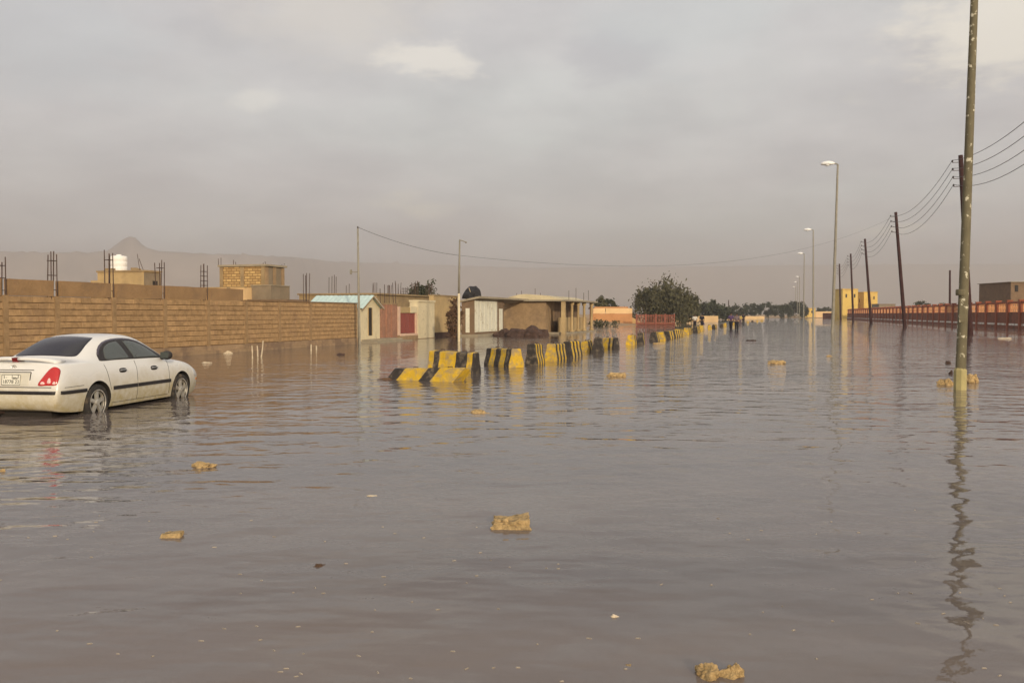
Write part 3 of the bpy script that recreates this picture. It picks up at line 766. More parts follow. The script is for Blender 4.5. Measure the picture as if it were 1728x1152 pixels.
for k, (px, py, w, h) in enumerate(((850, 567, 0.7, 0.55), (862, 567, 0.8, 0.5), (874, 568, 0.9, 0.62), (887, 567, 0.9, 0.55), (897, 568, 1.0, 0.75), (908, 566, 0.8, 0.62), (748, 568, 0.9, 0.4), (760, 568, 0.7, 0.5))):
    p = G(px, py)
    o = link('boulder', rock_mesh('boulder', M['darkrock'], w, w * 0.8, h, k + 1, 3, 0.4)); o.location = (p.x, p.y, -0.08)
    if k < 6: tag(o, 'dark reddish rubble boulder in the row before the brown porch house', 'boulder', 'dark rubble heaps by the porch house')
    else: tag(o, 'dark rubble lump at the foot of the tan wall', 'boulder', 'dark rubble by the tan wall')

# ------------------------------------------------------------------ foliage
def leaf_cloud(name, m, centre, rx, ry, rz, nclump, nleaf, ls, seed, parent=None, flat=0.0, spread=0.34, upright=0.0, pear=False):
    rnd = random.Random(seed); vs, fs = [], []
    cl = []
    for k in range(nclump):
        while True:
            p = Vector((rnd.uniform(-1, 1), rnd.uniform(-1, 1), rnd.uniform(-1, 1)))
            if 0.25 < p.length < 1.0: break
        p *= 1 + 0.25 * noise.noise(p * 2 + Vector((seed, 0, 0)))
        if pear: p.x *= 1.0 - 0.42 * p.z; p.y *= 1.0 - 0.42 * p.z
        cl.append(Vector((p.x * rx, p.y * ry, p.z * rz * (1 - flat))))
    for c in cl:
        cr = spread * min(rx, rz) * rnd.uniform(0.6, 1.25)
        for i in range(nleaf):
            d = Vector((rnd.gauss(0, 1), rnd.gauss(0, 1), rnd.gauss(0, 0.8 + upright)))
            p = Vector(centre) + c + d * cr * 0.55
            s = ls * rnd.uniform(0.6, 1.4)
            a = Vector((rnd.gauss(0, 1), rnd.gauss(0, 1), rnd.gauss(0, 1) + upright)).normalized()
            b_ = a.orthogonal().normalized(); b_.rotate(Matrix.Rotation(rnd.uniform(0, 6.28), 3, a))
            o = len(vs)
            vs += [p - a * s, p + b_ * s * 0.42, p + a * s, p - b_ * s * 0.42]; fs.append((o, o + 1, o + 2, o + 3))
    q = MB(); q.v = [tuple(v) for v in vs]; q.f = fs; q.m = [0] * len(fs)
    return q.build(name, m, parent), cl
def tree(px, pyb, ytop, wpx, D, label, seed, m, group=None, ncl=46, nl=55, ls=0.28, upright=0.4, trunk=0.34, name='tree', cat='tree', zb=0.2, pear=False, spires=0):
    base = V(px, 533, D); base.z = zb
    H = V(px, ytop, D).z - zb
    rx = wpx / FPX * D / 2
    t = thing(name, base, label, cat, group)
    rzz = H * (1 - trunk * 0.6) / 2 * 1.02
    cen = Vector((0, 0, H - rzz))
    cr, cl = leaf_cloud('crown', m, cen, rx, rx * 0.9, rzz, ncl, nl, ls, seed, t, spread=0.3, upright=upright, pear=pear)
    for k in range(spires):
        rs = random.Random(seed * 7 + k); a = rs.uniform(-0.8, 0.8) * rx
        leaf_cloud('tuft', m, (a, rs.uniform(-.5, .5) * rx, H * rs.uniform(0.72, 0.95) * (1 - 0.25 * abs(a) / rx)), rx * 0.10, rx * 0.1, H * rs.uniform(0.10, 0.18), 8, 26, ls * 0.8, seed * 13 + k, t, spread=0.7, upright=2.2)[0]['kind'] = 'stuff'
    q = MB(); rnd = random.Random(seed)
    tr = max(0.06, H * 0.028)
    top = Vector((rnd.uniform(-.2, .2) * rx * .3, 0, H * 0.5))
    q.path([(0, 0, -0.6), (0.02, 0, H * trunk * 0.5), top * 0.7, top], [tr * 1.2, tr, tr * 0.8, tr * 0.55], 8)
    for c in cl[:9]:
        q.path([top * rnd.uniform(0.5, 0.95), (top + cen + c) / 2 + Vector((0, 0, -0.1)), cen + c], [tr * 0.45, tr * 0.3, tr * 0.12], 5)
    q.build('trunk', M['bark'], t); return t
tree(1092, 533, 492, 58, 152, 'broad olive-green tree behind the red picket fence', 11, M['leaf'], None, 64, 60, 0.26, 0.8, 0.05, pear=True, spires=5)
tree(1130, 533, 482, 78, 150, 'tallest feathery olive-green tree with bare upright tips by the picket fence', 12, M['leaf'], None, 80, 55, 0.26, 1.6, 0.05, pear=True, spires=9)
tree(1161, 533, 496, 44, 156, 'smallest olive tree of the picket fence clump, next to the bright low wall', 13, M['leaf'], None, 48, 55, 0.26, 0.8, 0.05, pear=True, spires=4)
for k, (px, yt, w, D) in enumerate(((1196, 507, 42, 235), (1220, 516, 34, 250), (1244, 515, 38, 330), (1268, 514, 40, 350), (1296, 512, 46, 355), (1322, 514, 36, 365), (1340, 508, 34, 372), (1352, 513, 26, 380), (1390, 518, 26, 420))):
    tree(px, 533, yt, w, D, 'dense dark green tree in the far row beyond the flood', 30 + k, M['leafdk'], 'far trees beyond the flood', 38, 46, 0.42, 0.1, 0.12)
tree(1012, 530, 500, 26, 150, 'small bushy tree behind the sand-coloured wall', 51, M['leaf'], None, 26, 40, 0.25, 0.2, zb=0.6)
tree(1030, 530, 501, 24, 155, 'round dark shrub tree above the bright wall coping', 52, M['leafdk'], None, 26, 40, 0.25, 0.0, zb=0.6)
tree(712, 540, 478, 48, 82, 'dark green tree top rising behind the unfinished house', 53, M['leafdk'], None, 34, 60, 0.17, 0.5, zb=0.2)
tree(1555, 530, 507, 28, 260, 'low round green shrub tree behind the red-brown fence', 54, M['leafdk'], None, 24, 40, 0.35, 0.0, zb=0.4)
tree(1588, 530, 511, 18, 262, 'tiny green shrub next to the round one behind the fence', 55, M['leafdk'], None, 16, 40, 0.3, 0.0, zb=0.4)
p = G(767, 572)
bt = thing('dry_bush', (p.x, p.y, 0), 'dark brown dry bush against the wall behind the pale lamp pole', 'bush')
leaf_cloud('foliage', M['drybush'], (0, 0, 1.25), 0.42, 0.5, 1.35, 40, 40, 0.10, 61, bt, spread=0.5)
q = MB()
for k in range(9):
    a = k * 0.7; q.path([(0, 0, -0.3), (0.12 * math.cos(a), 0.12 * math.sin(a), 1.0), (0.3 * math.cos(a), 0.3 * math.sin(a), 2.3)], [0.03, 0.02, 0.008], 5)
q.build('stems', M['drybush'], bt)
p = G(1022, 551)
bt = thing('low_scrub', (p.x, p.y, 0), 'low grey-green scrub at the water edge before the sand mound', 'bush')
leaf_cloud('foliage', M['leaf'], (0, 0, 0.35), 2.6, 1.2, 0.5, 30, 24, 0.14, 62, bt, spread=0.6)

# ------------------------------------------------------------------ sand-coloured compound wall, mound, picket fence, far wall
Dw = 138.0
def dwall(mb_, x0, x1, y0, y1, D, th, zb=None):
    a, b = V(x0, y0, D), V(x1, y0, D); zt_ = a.z; z0 = V(x0, y1, D).z if zb is None else zb
    back = FWD * th
    mb_.hexa([(a.x, a.y, z0), (b.x, b.y, z0), (b.x + back.x, b.y + back.y, z0), (a.x + back.x, a.y + back.y, z0)],
             [(a.x, a.y, zt_), (b.x, b.y, zt_), (b.x + back.x, b.y + back.y, zt_), (a.x + back.x, a.y + back.y, zt_)])
c = V(1032, 535, Dw); c.z = 0
ow = thing('compound_wall', c, 'orange compound wall with a bright sand-coloured upper band', 'wall')
q = MB(); dwall(q, 997, 1067, 529, 0, Dw, 0.5, -0.3); part(q, 'orange_base', M['orange'], ow)
for x0, x1 in ((1001, 1021.5), (1022.5, 1067)):
    q = MB(); dwall(q, x0, x1, 520, 528.8, Dw + 0.08, 0.4); part(q, 'upper_band', M['sandy'], ow)
q = MB(); dwall(q, 1003, 1060, 517.5, 520, Dw + 1.2, 0.5); part(q, 'back_parapet', M['orange'], ow)
q = MB(); dwall(q, 996, 1000.5, 518, 0, Dw - 0.2, 0.9, -0.3); part(q, 'end_pier', M['redcol'], ow)
p = G(1035, 547); b = bmesh.new(); bmesh.ops.create_icosphere(b, subdivisions=4, radius=1.0)
for v in b.verts:
    s = 1 + 0.25 * noise.noise(v.co * 1.6 + Vector((4, 4, 1)))
    v.co = Vector((v.co.x * 4.6 * s, v.co.y * 2.2 * s, v.co.z * 1.35 * s))
me = bpy.data.meshes.new('sand_mound'); b.to_mesh(me); b.free(); me.materials.append(mat('loose_sand', (0.47, 0.29, 0.12), 0.95, 0.2, 1.2, 0.05, 5))
for f in me.polygons: f.use_smooth = True
o = link('sand_mound', me); o.location = (p.x, p.y + 1, -0.15); tag(o, 'heap of loose sand before the orange compound wall', 'mound')
p = G(1041, 545); o = link('stone_slab', rock_mesh('stone_slab', M['slab'], 0.9, 0.6, 0.35, 21, 2, 0.3)); o.location = (p.x - 0.1, p.y - 0.6, 1.0); tag(o, 'pale broken stone slab lying on the sand heap', 'stone')
Df = 134.0
c = V(1106, 540, Df); c.z = 0
pf = thing('picket_fence', c, 'low red picket fence in front of the olive trees', 'fence')
for px in (1074, 1090, 1107, 1123, 1138):
    q = MB(); dwall(q, px - 0.9, px + 0.9, 529.5, 0, Df, 0.2, -0.4); part(q, 'post', M['redpick'], pf)
for y0, y1 in ((531.5, 533), (545, 547)):
    q = MB(); dwall(q, 1073, 1139, y0, y1, Df + 0.05, 0.06); part(q, 'rail', M['redpick'], pf)
q = MB()
for k in range(24): x = 1075 + k * 2.7; dwall(q, x, x + 1.1, 530.5 + random.uniform(-.3, .3), 547.8, Df - 0.04, 0.05)
o = part(q, 'pickets', M['redpick'], pf); o['kind'] = 'stuff'
q = MB(); dwall(q, 1073.5, 1138.5, 544, 0, Df + 0.4, 0.3, -0.4); part(q, 'base_wall', mat('red_base', (0.42, 0.19, 0.11), 0.9, 0.15, 1.0), pf)
q = MB(); dwall(q, 1140, 1212, 533, 0, 190, 0.5, -0.3); tag(q.build('field_wall', M['sandy']), 'long low sunlit sand wall under the trees beyond the walkers', 'wall')
q = MB(); dwall(q, 1222, 1290, 533.5, 0, 300, 0.5, -0.3); tag(q.build('field_wall', M['sandy']), 'farthest pale low wall behind the group of walkers', 'wall')

# ------------------------------------------------------------------ concrete barriers
def barrier_mesh(L, w0, w1, h, stripes, endc, slant=0.0, zb=-0.3):
    """jersey block along local Y, stripes painted across; endc = (end at -Y, end at +Y) 0 yellow 1 black"""
    q = MB(); prof_ = [(w0 / 2, zb), (w0 / 2, 0.06), (w0 / 2 * 0.93, 0.16), (w1 / 2 * 1.12, 0.36), (w1 / 2, h - 0.03), (w1 / 2 - 0.035, h)]
    prof_ = prof_ + [(-x, z) for x, z in reversed(prof_)]
    n = len(prof_); cuts = []; N = len(stripes)
    ys = [-L / 2 + 0.015] + [-L / 2 + L * k / N for k in range(1, N)] + [L / 2 - 0.015]
    for y in ys:
        for x, z in prof_: q.v.append((x, y + slant * z, z))
    for k in range(N):
        for i in range(n):
            j_ = (i + 1) % n
            q.f.append((k * n + i, k * n + j_, (k + 1) * n + j_, (k + 1) * n + i)); q.m.append(stripes[k])
    for e, (y, ym_) in enumerate(((ys[0], -L / 2), (ys[-1], L / 2))):
        o = len(q.v)
        for x, z in prof_: q.v.append((x * 0.95, ym_ + slant * z, z if z < 0 else z * 0.985))
        base = 0 if e == 0 else N * n
        for i in range(n):
            j_ = (i + 1) % n
            q.f.append((base + i, o + i, o + j_, base + j_) if e == 0 else (base + i, base + j_, o + j_, o + i)); q.m.append(endc[e])
        q.f.append(tuple(range(o, o + n)) if e == 0 else tuple(range(o + n - 1, o - 1, -1))); q.m.append(endc[e])
    me = q.mesh('concrete_barrier', [M['yel'], M['blk']])
    b = bmesh.new(); b.from_mesh(me); bmesh.ops.recalc_face_normals(b, faces=b.faces); b.to_mesh(me); b.free()
    return me
def barrier(px, py, rz, L, stripes, endc, label, group=None, h=0.63, w=0.5, rx=0.0, ry=0.0, dz=0.0, slant=0.0):
    p = G(px, py); c = p
    me = barrier_mesh(L, w, w * 0.62, h, stripes, endc, slant)
    o = link('concrete_barrier', me); o.location = (c.x, c.y, dz); o.rotation_euler = (R(rx + random.uniform(-2.5, 2.5)), R(ry + random.uniform(-3.5, 3.5)), R(rz))
    for s in (-L * 0.25, L * 0.25) if py > 575 else ():
        q = MB(); q.path([(0, s - 0.07 + slant * h, h - 0.03), (0, s - 0.06 + slant * h, h + 0.045), (0, s + 0.06 + slant * h, h + 0.045), (0, s + 0.07 + slant * h, h - 0.03)], 0.012, 5)
        q.build('lifting_loop', M['rebar'], o)
    return tag(o, label, 'barrier', group)
Yc_, Bc_ = 0, 1
barrier(700, 641, 80, 2.0, [0, 0, 1, 0, 0, 1], (0, 1), 'tipped black and yellow barrier slumped low in the water', h=0.62, w=0.6, rx=0, ry=14, dz=-0.34, slant=-0.75)
barrier(766, 628, 76, 1.5, [0, 1, 1, 0, 0, 0, 1, 0], (1, 0), 'upright yellow barrier with black bands and a black end, beside the tipped one', h=0.58, w=0.5)
barrier(850, 618, 50, 1.5, [1, 0, 1, 0, 1], (0, 1), 'broad-striped yellow barrier whose plain yellow end faces the road', h=0.56, w=0.56)
def near(px, py, rz, L, *a, **k):
    """place a barrier by the middle of its near end"""
    o = barrier(px, py, rz, L, *a, **k); p = Matrix.Rotation(R(rz), 3, 'Z') @ Vector((0, L / 2, 0)); o.location.x += p.x; o.location.y += p.y; return o
near(896, 616, 0, 1.0, [1, 0, 1, 0, 1, 0, 1], (1, 0), 'barrier with a whole black end, first after the broad-striped one', h=0.66, w=0.40)
near(928, 609, -1, 1.45, [0, 1, 0, 1, 0, 1, 0], (0, 1), 'barrier with a bright yellow end and narrow black bands behind the black-ended one', h=0.58, w=0.42)
near(956, 604, -3, 1.5, [1, 0, 1, 0, 1, 0, 1], (1, 1), 'worn black-ended barrier tucked behind the bright yellow end', h=0.60, w=0.38)
near(986, 593.5, -2, 0.9, [0, 1, 0, 1, 0], (0, 1), 'short all-yellow-ended barrier beside the solid dark one', h=0.47, w=0.42)
near(1008, 594.5, 8, 0.8, [1, 1, 1, 0, 1], (1, 1), 'solid dark barrier standing alone in the line', h=0.61, w=0.52)
barrier(1031, 587.5, 52, 0.85, [1, 0, 1, 0, 0, 0], (1, 0), 'dull ochre barrier with thin dark bands at its near end', h=0.50, w=0.36)
near(1063, 582.5, 2, 1.2, [0, 0, 1, 0, 1], (0, 1), 'clean yellow barrier after the wide gap in the line', h=0.53, w=0.46)
near(1079, 580, 4, 1.3, [1, 1, 0, 1], (1, 1), 'grey-black barrier close behind the clean yellow one', h=0.58, w=0.40)
near(1102, 576, 0, 1.4, [1, 1, 0, 1, 0], (1, 0), 'black barrier with a rubble strip at its foot', h=0.54, w=0.46)
for k, (px, py, e) in enumerate(((1116, 574.5, 0), (1124, 572, 1), (1133, 570, 1), (1142, 567.5, 0), (1157, 564, 0), (1163, 562.5, 1), (1172, 560.5, 1), (1183, 558, 0), (1198, 555.5, 0), (1204, 554.5, 1), (1217, 552, 1), (1223, 551, 0), (1238, 548.5, 0), (1250, 546.5, 1), (1262, 545, 0), (1270, 543.8, 1), (1278, 543, 0), (1285, 542.2, 0))):
    st = [(i + e) % 2 for i in range(5)]
    near(px, py, random.uniform(-8, 8), 1.3, st, (e, 1 - e), ('small black-ended barrier far along the median line' if e else 'small yellow-ended barrier far along the median line'),
            'distant black-ended barriers' if e else 'distant yellow-ended barriers', h=0.52 if px < 1190 else (0.46 if px < 1230 else 0.34), w=0.5 if px < 1190 else 0.42, ry=random.uniform(-5, 5))
p = G(868, 603); o = link('dark_lump', rock_mesh('dark_lump', M['tarp'], 0.28, 0.22, 0.16, 31, 3, 0.3)); o.location = (p.x, p.y, 0.03); tag(o, 'dark lump in the water just behind the broad-striped barrier', 'rock')

# ------------------------------------------------------------------ clods and stones in the water
def clod(px, py, wpx, hpx, label, seed, m='mudrock', cat='stone', group=None, stones=0, flatten=1.0, name='mud_stone', boxy=False):
    p = G(px, py); D = dep(p); w = wpx / FPX * D * 1.22; h = hpx / FPX * D
    o = link(name, rock_mesh(name, M[m], w / 2, w / 2 * 0.72 * flatten, h * (0.95 if boxy else 1.25), seed, 5, 0.18 if boxy else 0.36, not boxy, boxy)); o.location = (p.x, p.y, -0.01); o.rotation_euler = (0, 0, seed * 1.3)
    o.rotation_euler = (0, 0, YAW)
    for k in range(stones):
        a = random.uniform(-0.7, 0.7) * w / 2
        c = link('pebble', rock_mesh('pebble', M[m], w * 0.075, w * 0.07, h * 0.24, seed + k + 1, 2, 0.4), o)
        c.location = (a, random.uniform(-0.2, 0.2) * w, h * random.uniform(0.55, 0.85) * (1 - (a / (w / 2)) ** 2 * 0.5))
    return tag(o, label, cat, group)
clod(862, 888, 62, 17, 'largest flat-fronted ochre mud stone alone in open water', 3, stones=9, flatten=1.1, boxy=True)
clod(1196, 1138, 50, 21, 'pebblier half of the big split mud clump', 5, stones=6)
clod(1236, 1139, 46, 20, 'smoother half of the big split mud clump', 6, stones=4)
clod(345, 787, 34, 9, 'lumpy orange mud clump floating between car and open water', 8, stones=3)
clod(290, 905, 34, 10, 'small wedge-shaped orange brick piece in the water', 9, stones=1, flatten=0.9, boxy=True)
clod(1043, 635, 32, 6, 'flat ochre slab off the end of the barrier line', 10, flatten=0.8)
clod(808, 696, 28, 5, 'low tan clump straight in front of the broad-striped barrier', 12, stones=1)
clod(537, 954, 22, 4, 'small grey-brown twig clump in calm water', 13, 'drybush', 'debris')
clod(1037, 1040, 16, 5, 'tiny bright speck of debris in open calm water', 14, 'stick', 'debris')
clod(1063, 1121, 26, 3, 'thin sliver of tan debris beside the big split mud clump', 15, 'mudrock', 'debris')
clod(627, 836, 20, 2.5, 'faint pale straw floating in mid water', 16, 'stick', 'debris')
clod(1310, 613, 26, 5, 'low tan stone beyond the ochre slab in mid water', 17)
clod(1268, 575, 14, 2, 'thin dark streak of debris in the far water', 18, 'darkrock', 'debris')
clod(1598, 649, 26, 9, 'low pebbly mud lump at the road-side foot of the peeling post', 19, stones=3)
clod(1636, 645, 30, 15, 'higher ochre mud heap at the foot of the peeling post', 20, stones=3)
clod(1600, 613, 8, 5, 'small dark stone poking up beside the peeling post', 22, 'darkrock')
clod(1605, 631, 7, 6, 'tiny black stone just beside the mud lump', 23, 'darkrock')
clod(574, 599, 13, 3, 'black floating clod in front of the block wall', 24, 'darkrock')
clod(384, 596, 13, 4, 'pale rubbish clump near the foot of the block wall', 25, 'stick', 'debris')
clod(350, 612, 14, 2, 'thin pale scrap between car and block wall', 26, 'stick', 'debris')
clod(1697, 571, 20, 2, 'pale flat scrap before the red-brown fence', 27, 'stick', 'debris')
clod(1400, 601, 10, 2, 'small brown scrap in line with the slim street light', 28, 'mudrock', 'debris')
clod(655, 640, 30, 3, 'brown twigs trailing off the tipped barrier', 29, 'drybush', 'debris')
clod(1112, 580.5, 18, 2, 'strip of rubble at the foot of the black barrier', 33, 'mudrock', 'debris')
clod(3, 795, 14, 4, 'orange mud scrap just behind the car', 34, 'mudrock', 'debris')

# bits of straw and scum drifting on the near water
q = MB(); rd = random.Random(5)
for k in range(150):
    px = rd.uniform(0, 1728); py = rd.uniform(860, 1152)
    if noise.noise(Vector((px * 0.004, py * 0.012, 2))) < 0.0 and k % 3: continue
    p = G(px, py, 0.0); L = rd.uniform(0.004, 0.016); w = rd.uniform(0.002, 0.005); a = YAW + rd.gauss(0, 0.5)
    dx, dy = Vector((math.cos(a), math.sin(a), 0)) * L, Vector((-math.sin(a), math.cos(a), 0)) * w
    q.hexa([p - dx - dy, p + dx - dy, p + dx + dy, p - dx + dy], [c + Vector((0, 0, 0.004)) for c in (p - dx * .7 - dy * .6, p + dx * .8 - dy * .5, p + dx * .7 + dy * .6, p - dx * .9 + dy * .5)])
o = q.build('floating_straw', mat('wet_straw', (0.34, 0.29, 0.23), 0.7, 0.3, 20)); tag(o, 'scattered bits of straw and scum drifting on the open water', 'debris', kind='stuff')

# ------------------------------------------------------------------ street lights
def street_light(px, py, D, ztop, r0, r1, m, label, group, lean=(0, 0), tip_px=None, base=False):
    b = V(px, py, D); b.z = 0
    t = thing('street_light', b, label, 'street light', group)
    tip = Vector((lean[0], lean[1], ztop))
    q = MB(); N = 10
    q.path([Vector((0, 0, -0.4))] + [tip * (k / N) for k in range(N + 1)], [r0] + [r0 + (r1 - r0) * k / N for k in range(N + 1)], 14); q.build('pole', m, t, True)
    if base:
        q = MB(); q.lathe([(r0 * 1.22, -0.4), (r0 * 1.22, 0.42), (r0 * 1.0, 0.47)], 8); q.build('concrete_sleeve', mat('pole_sleeve', (0.42, 0.36, 0.17), 0.9, 0.15, 5), t)
        q = MB(); q.box(-r0 * 0.5, r0 * 0.5, -r0 * 1.10, -r0 * 0.7, 1.45, 1.95); q.build('access_hatch', m, t)
        q = MB(); q.lathe([(r0 * 1.04, 2.02), (r0 * 1.10, 2.05), (r0 * 1.10, 2.12), (r0 * 1.02, 2.15)], 14); q.build('collar', m, t)
    arm = tip + Vector((-0.35, 0, 0.06))
    q = MB(); q.path([tip - Vector((0, 0, 0.12)), tip + Vector((-0.05, 0, 0.02)), arm], [r1, r1 * 0.8, r1 * 0.7], 8); q.build('arm', m, t)
    hs = 1.0
    q = MB(); secs = [(-0.25, 0.07, 0.06), (-0.42, 0.17, 0.15), (-0.75, 0.25, 0.21), (-1.15, 0.21, 0.18), (-1.38, 0.10, 0.09), (-1.43, 0.02, 0.02)]
    n = 12
    for (x, w, h) in secs:
        for k in range(n):
            a = 2 * math.pi * k / n; q.v.append((tip.x + x, tip.y + w * 1.1 * math.cos(a), tip.z + 0.08 + h * (1.25 if math.sin(a) > 0 else 0.7) * math.sin(a)))
    q.f = [(i * n + k, i * n + (k + 1) % n, (i + 1) * n + (k + 1) % n, (i + 1) * n + k) for i in range(len(secs) - 1) for k in range(n)] + [tuple(range(n)), tuple(range(len(secs) * n - 1, (len(secs) - 1) * n - 1, -1))]
    q.m = [0] * len(q.f)
    hd = q.build('lamp_head', M['lamp'], t, True, fix=True)
    q = MB(); q.lathe([(0.01, -0.11), (0.13, -0.09), (0.18, -0.02), (0.18, 0.01)], 14, c=(tip.x - 0.85, tip.y, tip.z - 0.03)); g = q.build('lamp_glass', M['lampglass'], hd, True)
    return t
ZL = 14.6
street_light(1620, 659, 19.0, ZL, 0.106, 0.05, M['peel'], 'peeling olive street light post with concrete sleeve and mud at its foot', None, lean=(0.28, 0.0), base=True)
for k, (px, D, tx) in enumerate(((1405, 77.6, 0.28), (1372.5, 138, -0.15), (1356, 192, 0.0), (1348.5, 311, 0), (1345, 362, 0), (1342, 425, 0))):
    street_light(px, 545, D, ZL, 0.15 if k < 2 else 0.13, 0.08, M['steel'], 'slim grey street light with a white head standing in the flood', 'slim street lights along the road', lean=(tx, 0))

# ------------------------------------------------------------------ wooden power poles and lines
WP = [((1637, 565), (1621, 262), 69.4), ((1527, 552.5), (1511.5, 358), 108.0), ((1470, 546.6), (1459.5, 403), 146.4), ((1440, 543), (1435.5, 428), 187.0), ((1418.5, 541), (1416.5, 445), 221.0)]
attach = []
ends = []
for (b, t, D) in WP:
    pb_ = V(b[0], b[1], D); pb_.z = 0; pt_ = V(t[0], t[1], D); ends.append((pb_, pt_))
step = ends[0][0] - ends[1][0]
b0 = ends[0][0] + step; t0 = ends[0][1] + step; t0.z = ends[0][1].z - 0.4
ends.insert(0, (b0, t0))
for k, (b, t) in enumerate(ends):
    lab = ('dark wooden power pole standing directly behind the peeling street light post' if k == 1 else
           'wooden power pole in the row along the fence, before the one behind the peeling post' if k == 0 else 'dark brown wooden power pole leaning towards the road before the red-brown fence')
    pole = thing('power_pole', b, lab, 'power pole', None if k < 2 else 'leaning wooden power poles')
    d = t - b
    q = MB(); q.path([-d * 0.05] + [d * (i / 6) for i in range(7)], [0.24] + [0.235 - 0.07 * i / 6 for i in range(7)], 12); q.build('shaft', M['wood'], pole, True)
    row = []
    for i in range(4):
        z = d.z - 0.55 - 0.62 * i; c = d * (z / d.z); e = c + Vector((-0.62, -0.05, 0.0))
        q = MB(); q.tube(c, e, 0.025, n=5); q.tube(e, e + Vector((0, 0, 0.14)), 0.02, n=5); br_ = q.build('bracket', M['rebar'], pole)
        q = MB(); q.lathe([(0.05, 0.03), (0.075, 0.06), (0.05, 0.1), (0.075, 0.14), (0.04, 0.2), (0.01, 0.21)], 8, c=e); q.build('insulator', M['porcelain'], br_)
        row.append(b + e + Vector((0, 0, 0.17)))
    attach.append(row)
def wire(a, b, sag, n=20):
    return [a.lerp(b, k / n) - Vector((0, 0, 4 * sag * (k / n) * (1 - k / n))) for k in range(n + 1)]
for i in range(4):
    pts = []
    for k in range(len(attach) - 1):
        seg = wire(attach[k][i], attach[k + 1][i], 1.35 + 0.12 * i)
        pts += seg if k == 0 else seg[1:]
    q = MB(); q.path(pts, 0.020, 5)
    tag(q.build('power_line', M['wire']), 'dark power line sagging between the wooden poles', 'wire', 'four power lines along the road')
# pole far behind the fence
b = V(1603, 525, 150); b.z = 0.2; q = MB(); q.path([b - Vector((0, 0, .4)), b, V(1603, 456, 150)], [0.19, 0.19, 0.15], 10)
tag(q.build('power_pole', M['wood'], smooth=True), 'lone dark pole without wires rising behind the red-brown fence', 'pole')
b = V(1229.5, 535, 330); b.z = 0.0; q = MB(); q.path([b - Vector((0, 0, .4)), b, V(1229.5, 506, 330)], [0.2, 0.2, 0.16], 8)
tag(q.build('far_post', M['wood'], smooth=True), 'short dark post standing among the far trees', 'pole')

# left-hand poles with their service wire
pA = G(606.5, 581); zA_ = V(605, 385, dep(pA)).z
lp = thing('wire_pole', pA, 'thin grey pole at the end of the block wall by the shed', 'pole')
q = MB(); q.path([(0, 0, -0.4), (0, 0, 0), (-0.03, 0, zA_ * 0.5), (-0.06, 0, zA_)], [0.075, 0.075, 0.06, 0.045], 10); q.build('shaft', M['steel'], lp, True)
q = MB(); q.box(-0.5, 0.0, -0.02, 0.02, zA_ * 0.62, zA_ * 0.62 + 0.04); q.box(-0.52, -0.44, -0.05, 0.05, zA_ * 0.62 - 0.1, zA_ * 0.62 + 0.16); q.build('bracket', M['steel'], lp)
q = MB(); q.lathe([(0.04, zA_), (0.05, zA_ + 0.04), (0.02, zA_ + 0.1)], 8, c=(-0.06, 0, 0)); q.build('insulator', M['porcelain'], lp)
pB = G(774.5, 576); zB_ = V(776, 404, dep(pB)).z
lq = thing('lamp_pole', pB, 'slim pole with a small lamp arm and pale lower half between tan wall and kiosk', 'pole')
q = MB(); q.path([(0, 0, zB_ * 0.47), (0.03, 0, zB_ * 0.75), (0.06, 0, zB_)], [0.065, 0.055, 0.045], 10); q.build('shaft', M['steel'], lq, True)
q = MB(); q.path([(0, 0, -0.4), (0, 0, 0), (0, 0, zB_ * 0.47)], [0.085, 0.085, 0.07], 10); q.build('painted_lower_shaft', M['cream'], lq, True)
q = MB(); q.path([(0.06, 0, zB_ - 0.05), (0.2, 0, zB_ - 0.08), (0.42, 0, zB_ - 0.16)], 0.03, 6); q.build('lamp_arm', M['steel'], lq)
q = MB(); q.lathe([(0.02, -0.02), (0.05, 0.0), (0.06, 0.05), (0.02, 0.09)], 8, c=(0.45, 0, zB_ - 0.22)); q.build('lamp', M['steel'], lq)
wA = pA + Vector((-0.06, 0, zA_ + 0.05)); wB = pB + Vector((0.05, 0, zB_ - 0.95))
q = MB(); q.path(wire(wA, wB, 0.22), 0.011, 5); tag(q.build('service_wire', M['wire']), 'thin wire between the shed pole and the slim lamp pole', 'wire')
wC = ends[2][1] + Vector((-0.3, 0, -0.6))
q = MB(); q.path(wire(wB, wC, 2.6, 32), 0.008, 5); tag(q.build('service_wire', M['wire']), 'long thin wire crossing the road from lamp pole to wooden pole', 'wire')

# ------------------------------------------------------------------ red-brown boundary fence on the right
fa, fb = G(1728, 555), G(1432, 538.6)
fd = (fb - fa); fl = fd.length; fdir = fd.normalized(); fn = Vector((-fdir.y, fdir.x, 0))     # fn points to the road
if fn.x > 0: fn = -fn
f0 = fa - fdir * 14.0
fe = thing('boundary_fence', f0, 'long red-brown boundary fence with columns, balusters and white painted kerb', 'fence')
ang = math.atan2(fdir.y, fdir.x)
fe.rotation_euler = (0, 0, ang)       # local +X runs along the fence, local +Y towards the road
ROAD = 1.0 if (Matrix.Rotation(ang, 3, 'Z') @ Vector((0, 1, 0))).dot(fn) > 0 else -1.0
MOD = 5.0; nm = int((fl + 14) / MOD) + 1
def fb_mesh(name, m, boxes, smooth_=False):
    q = MB()
    for (x0, x1, y0, y1, z0, z1) in boxes:
        ya, yb = sorted((y0 * ROAD, y1 * ROAD)); q.box(x0, x1, ya, yb, z0, z1)
    return q.mesh(name, m)
ZP, ZT = 1.86, 3.05
m_col = fb_mesh('column', M['redcol'], [(-0.28, 0.28, -0.28, 0.28, -0.3, ZT + 0.1), (-0.34, 0.34, -0.34, 0.34, ZT + 0.1, ZT + 0.2)])
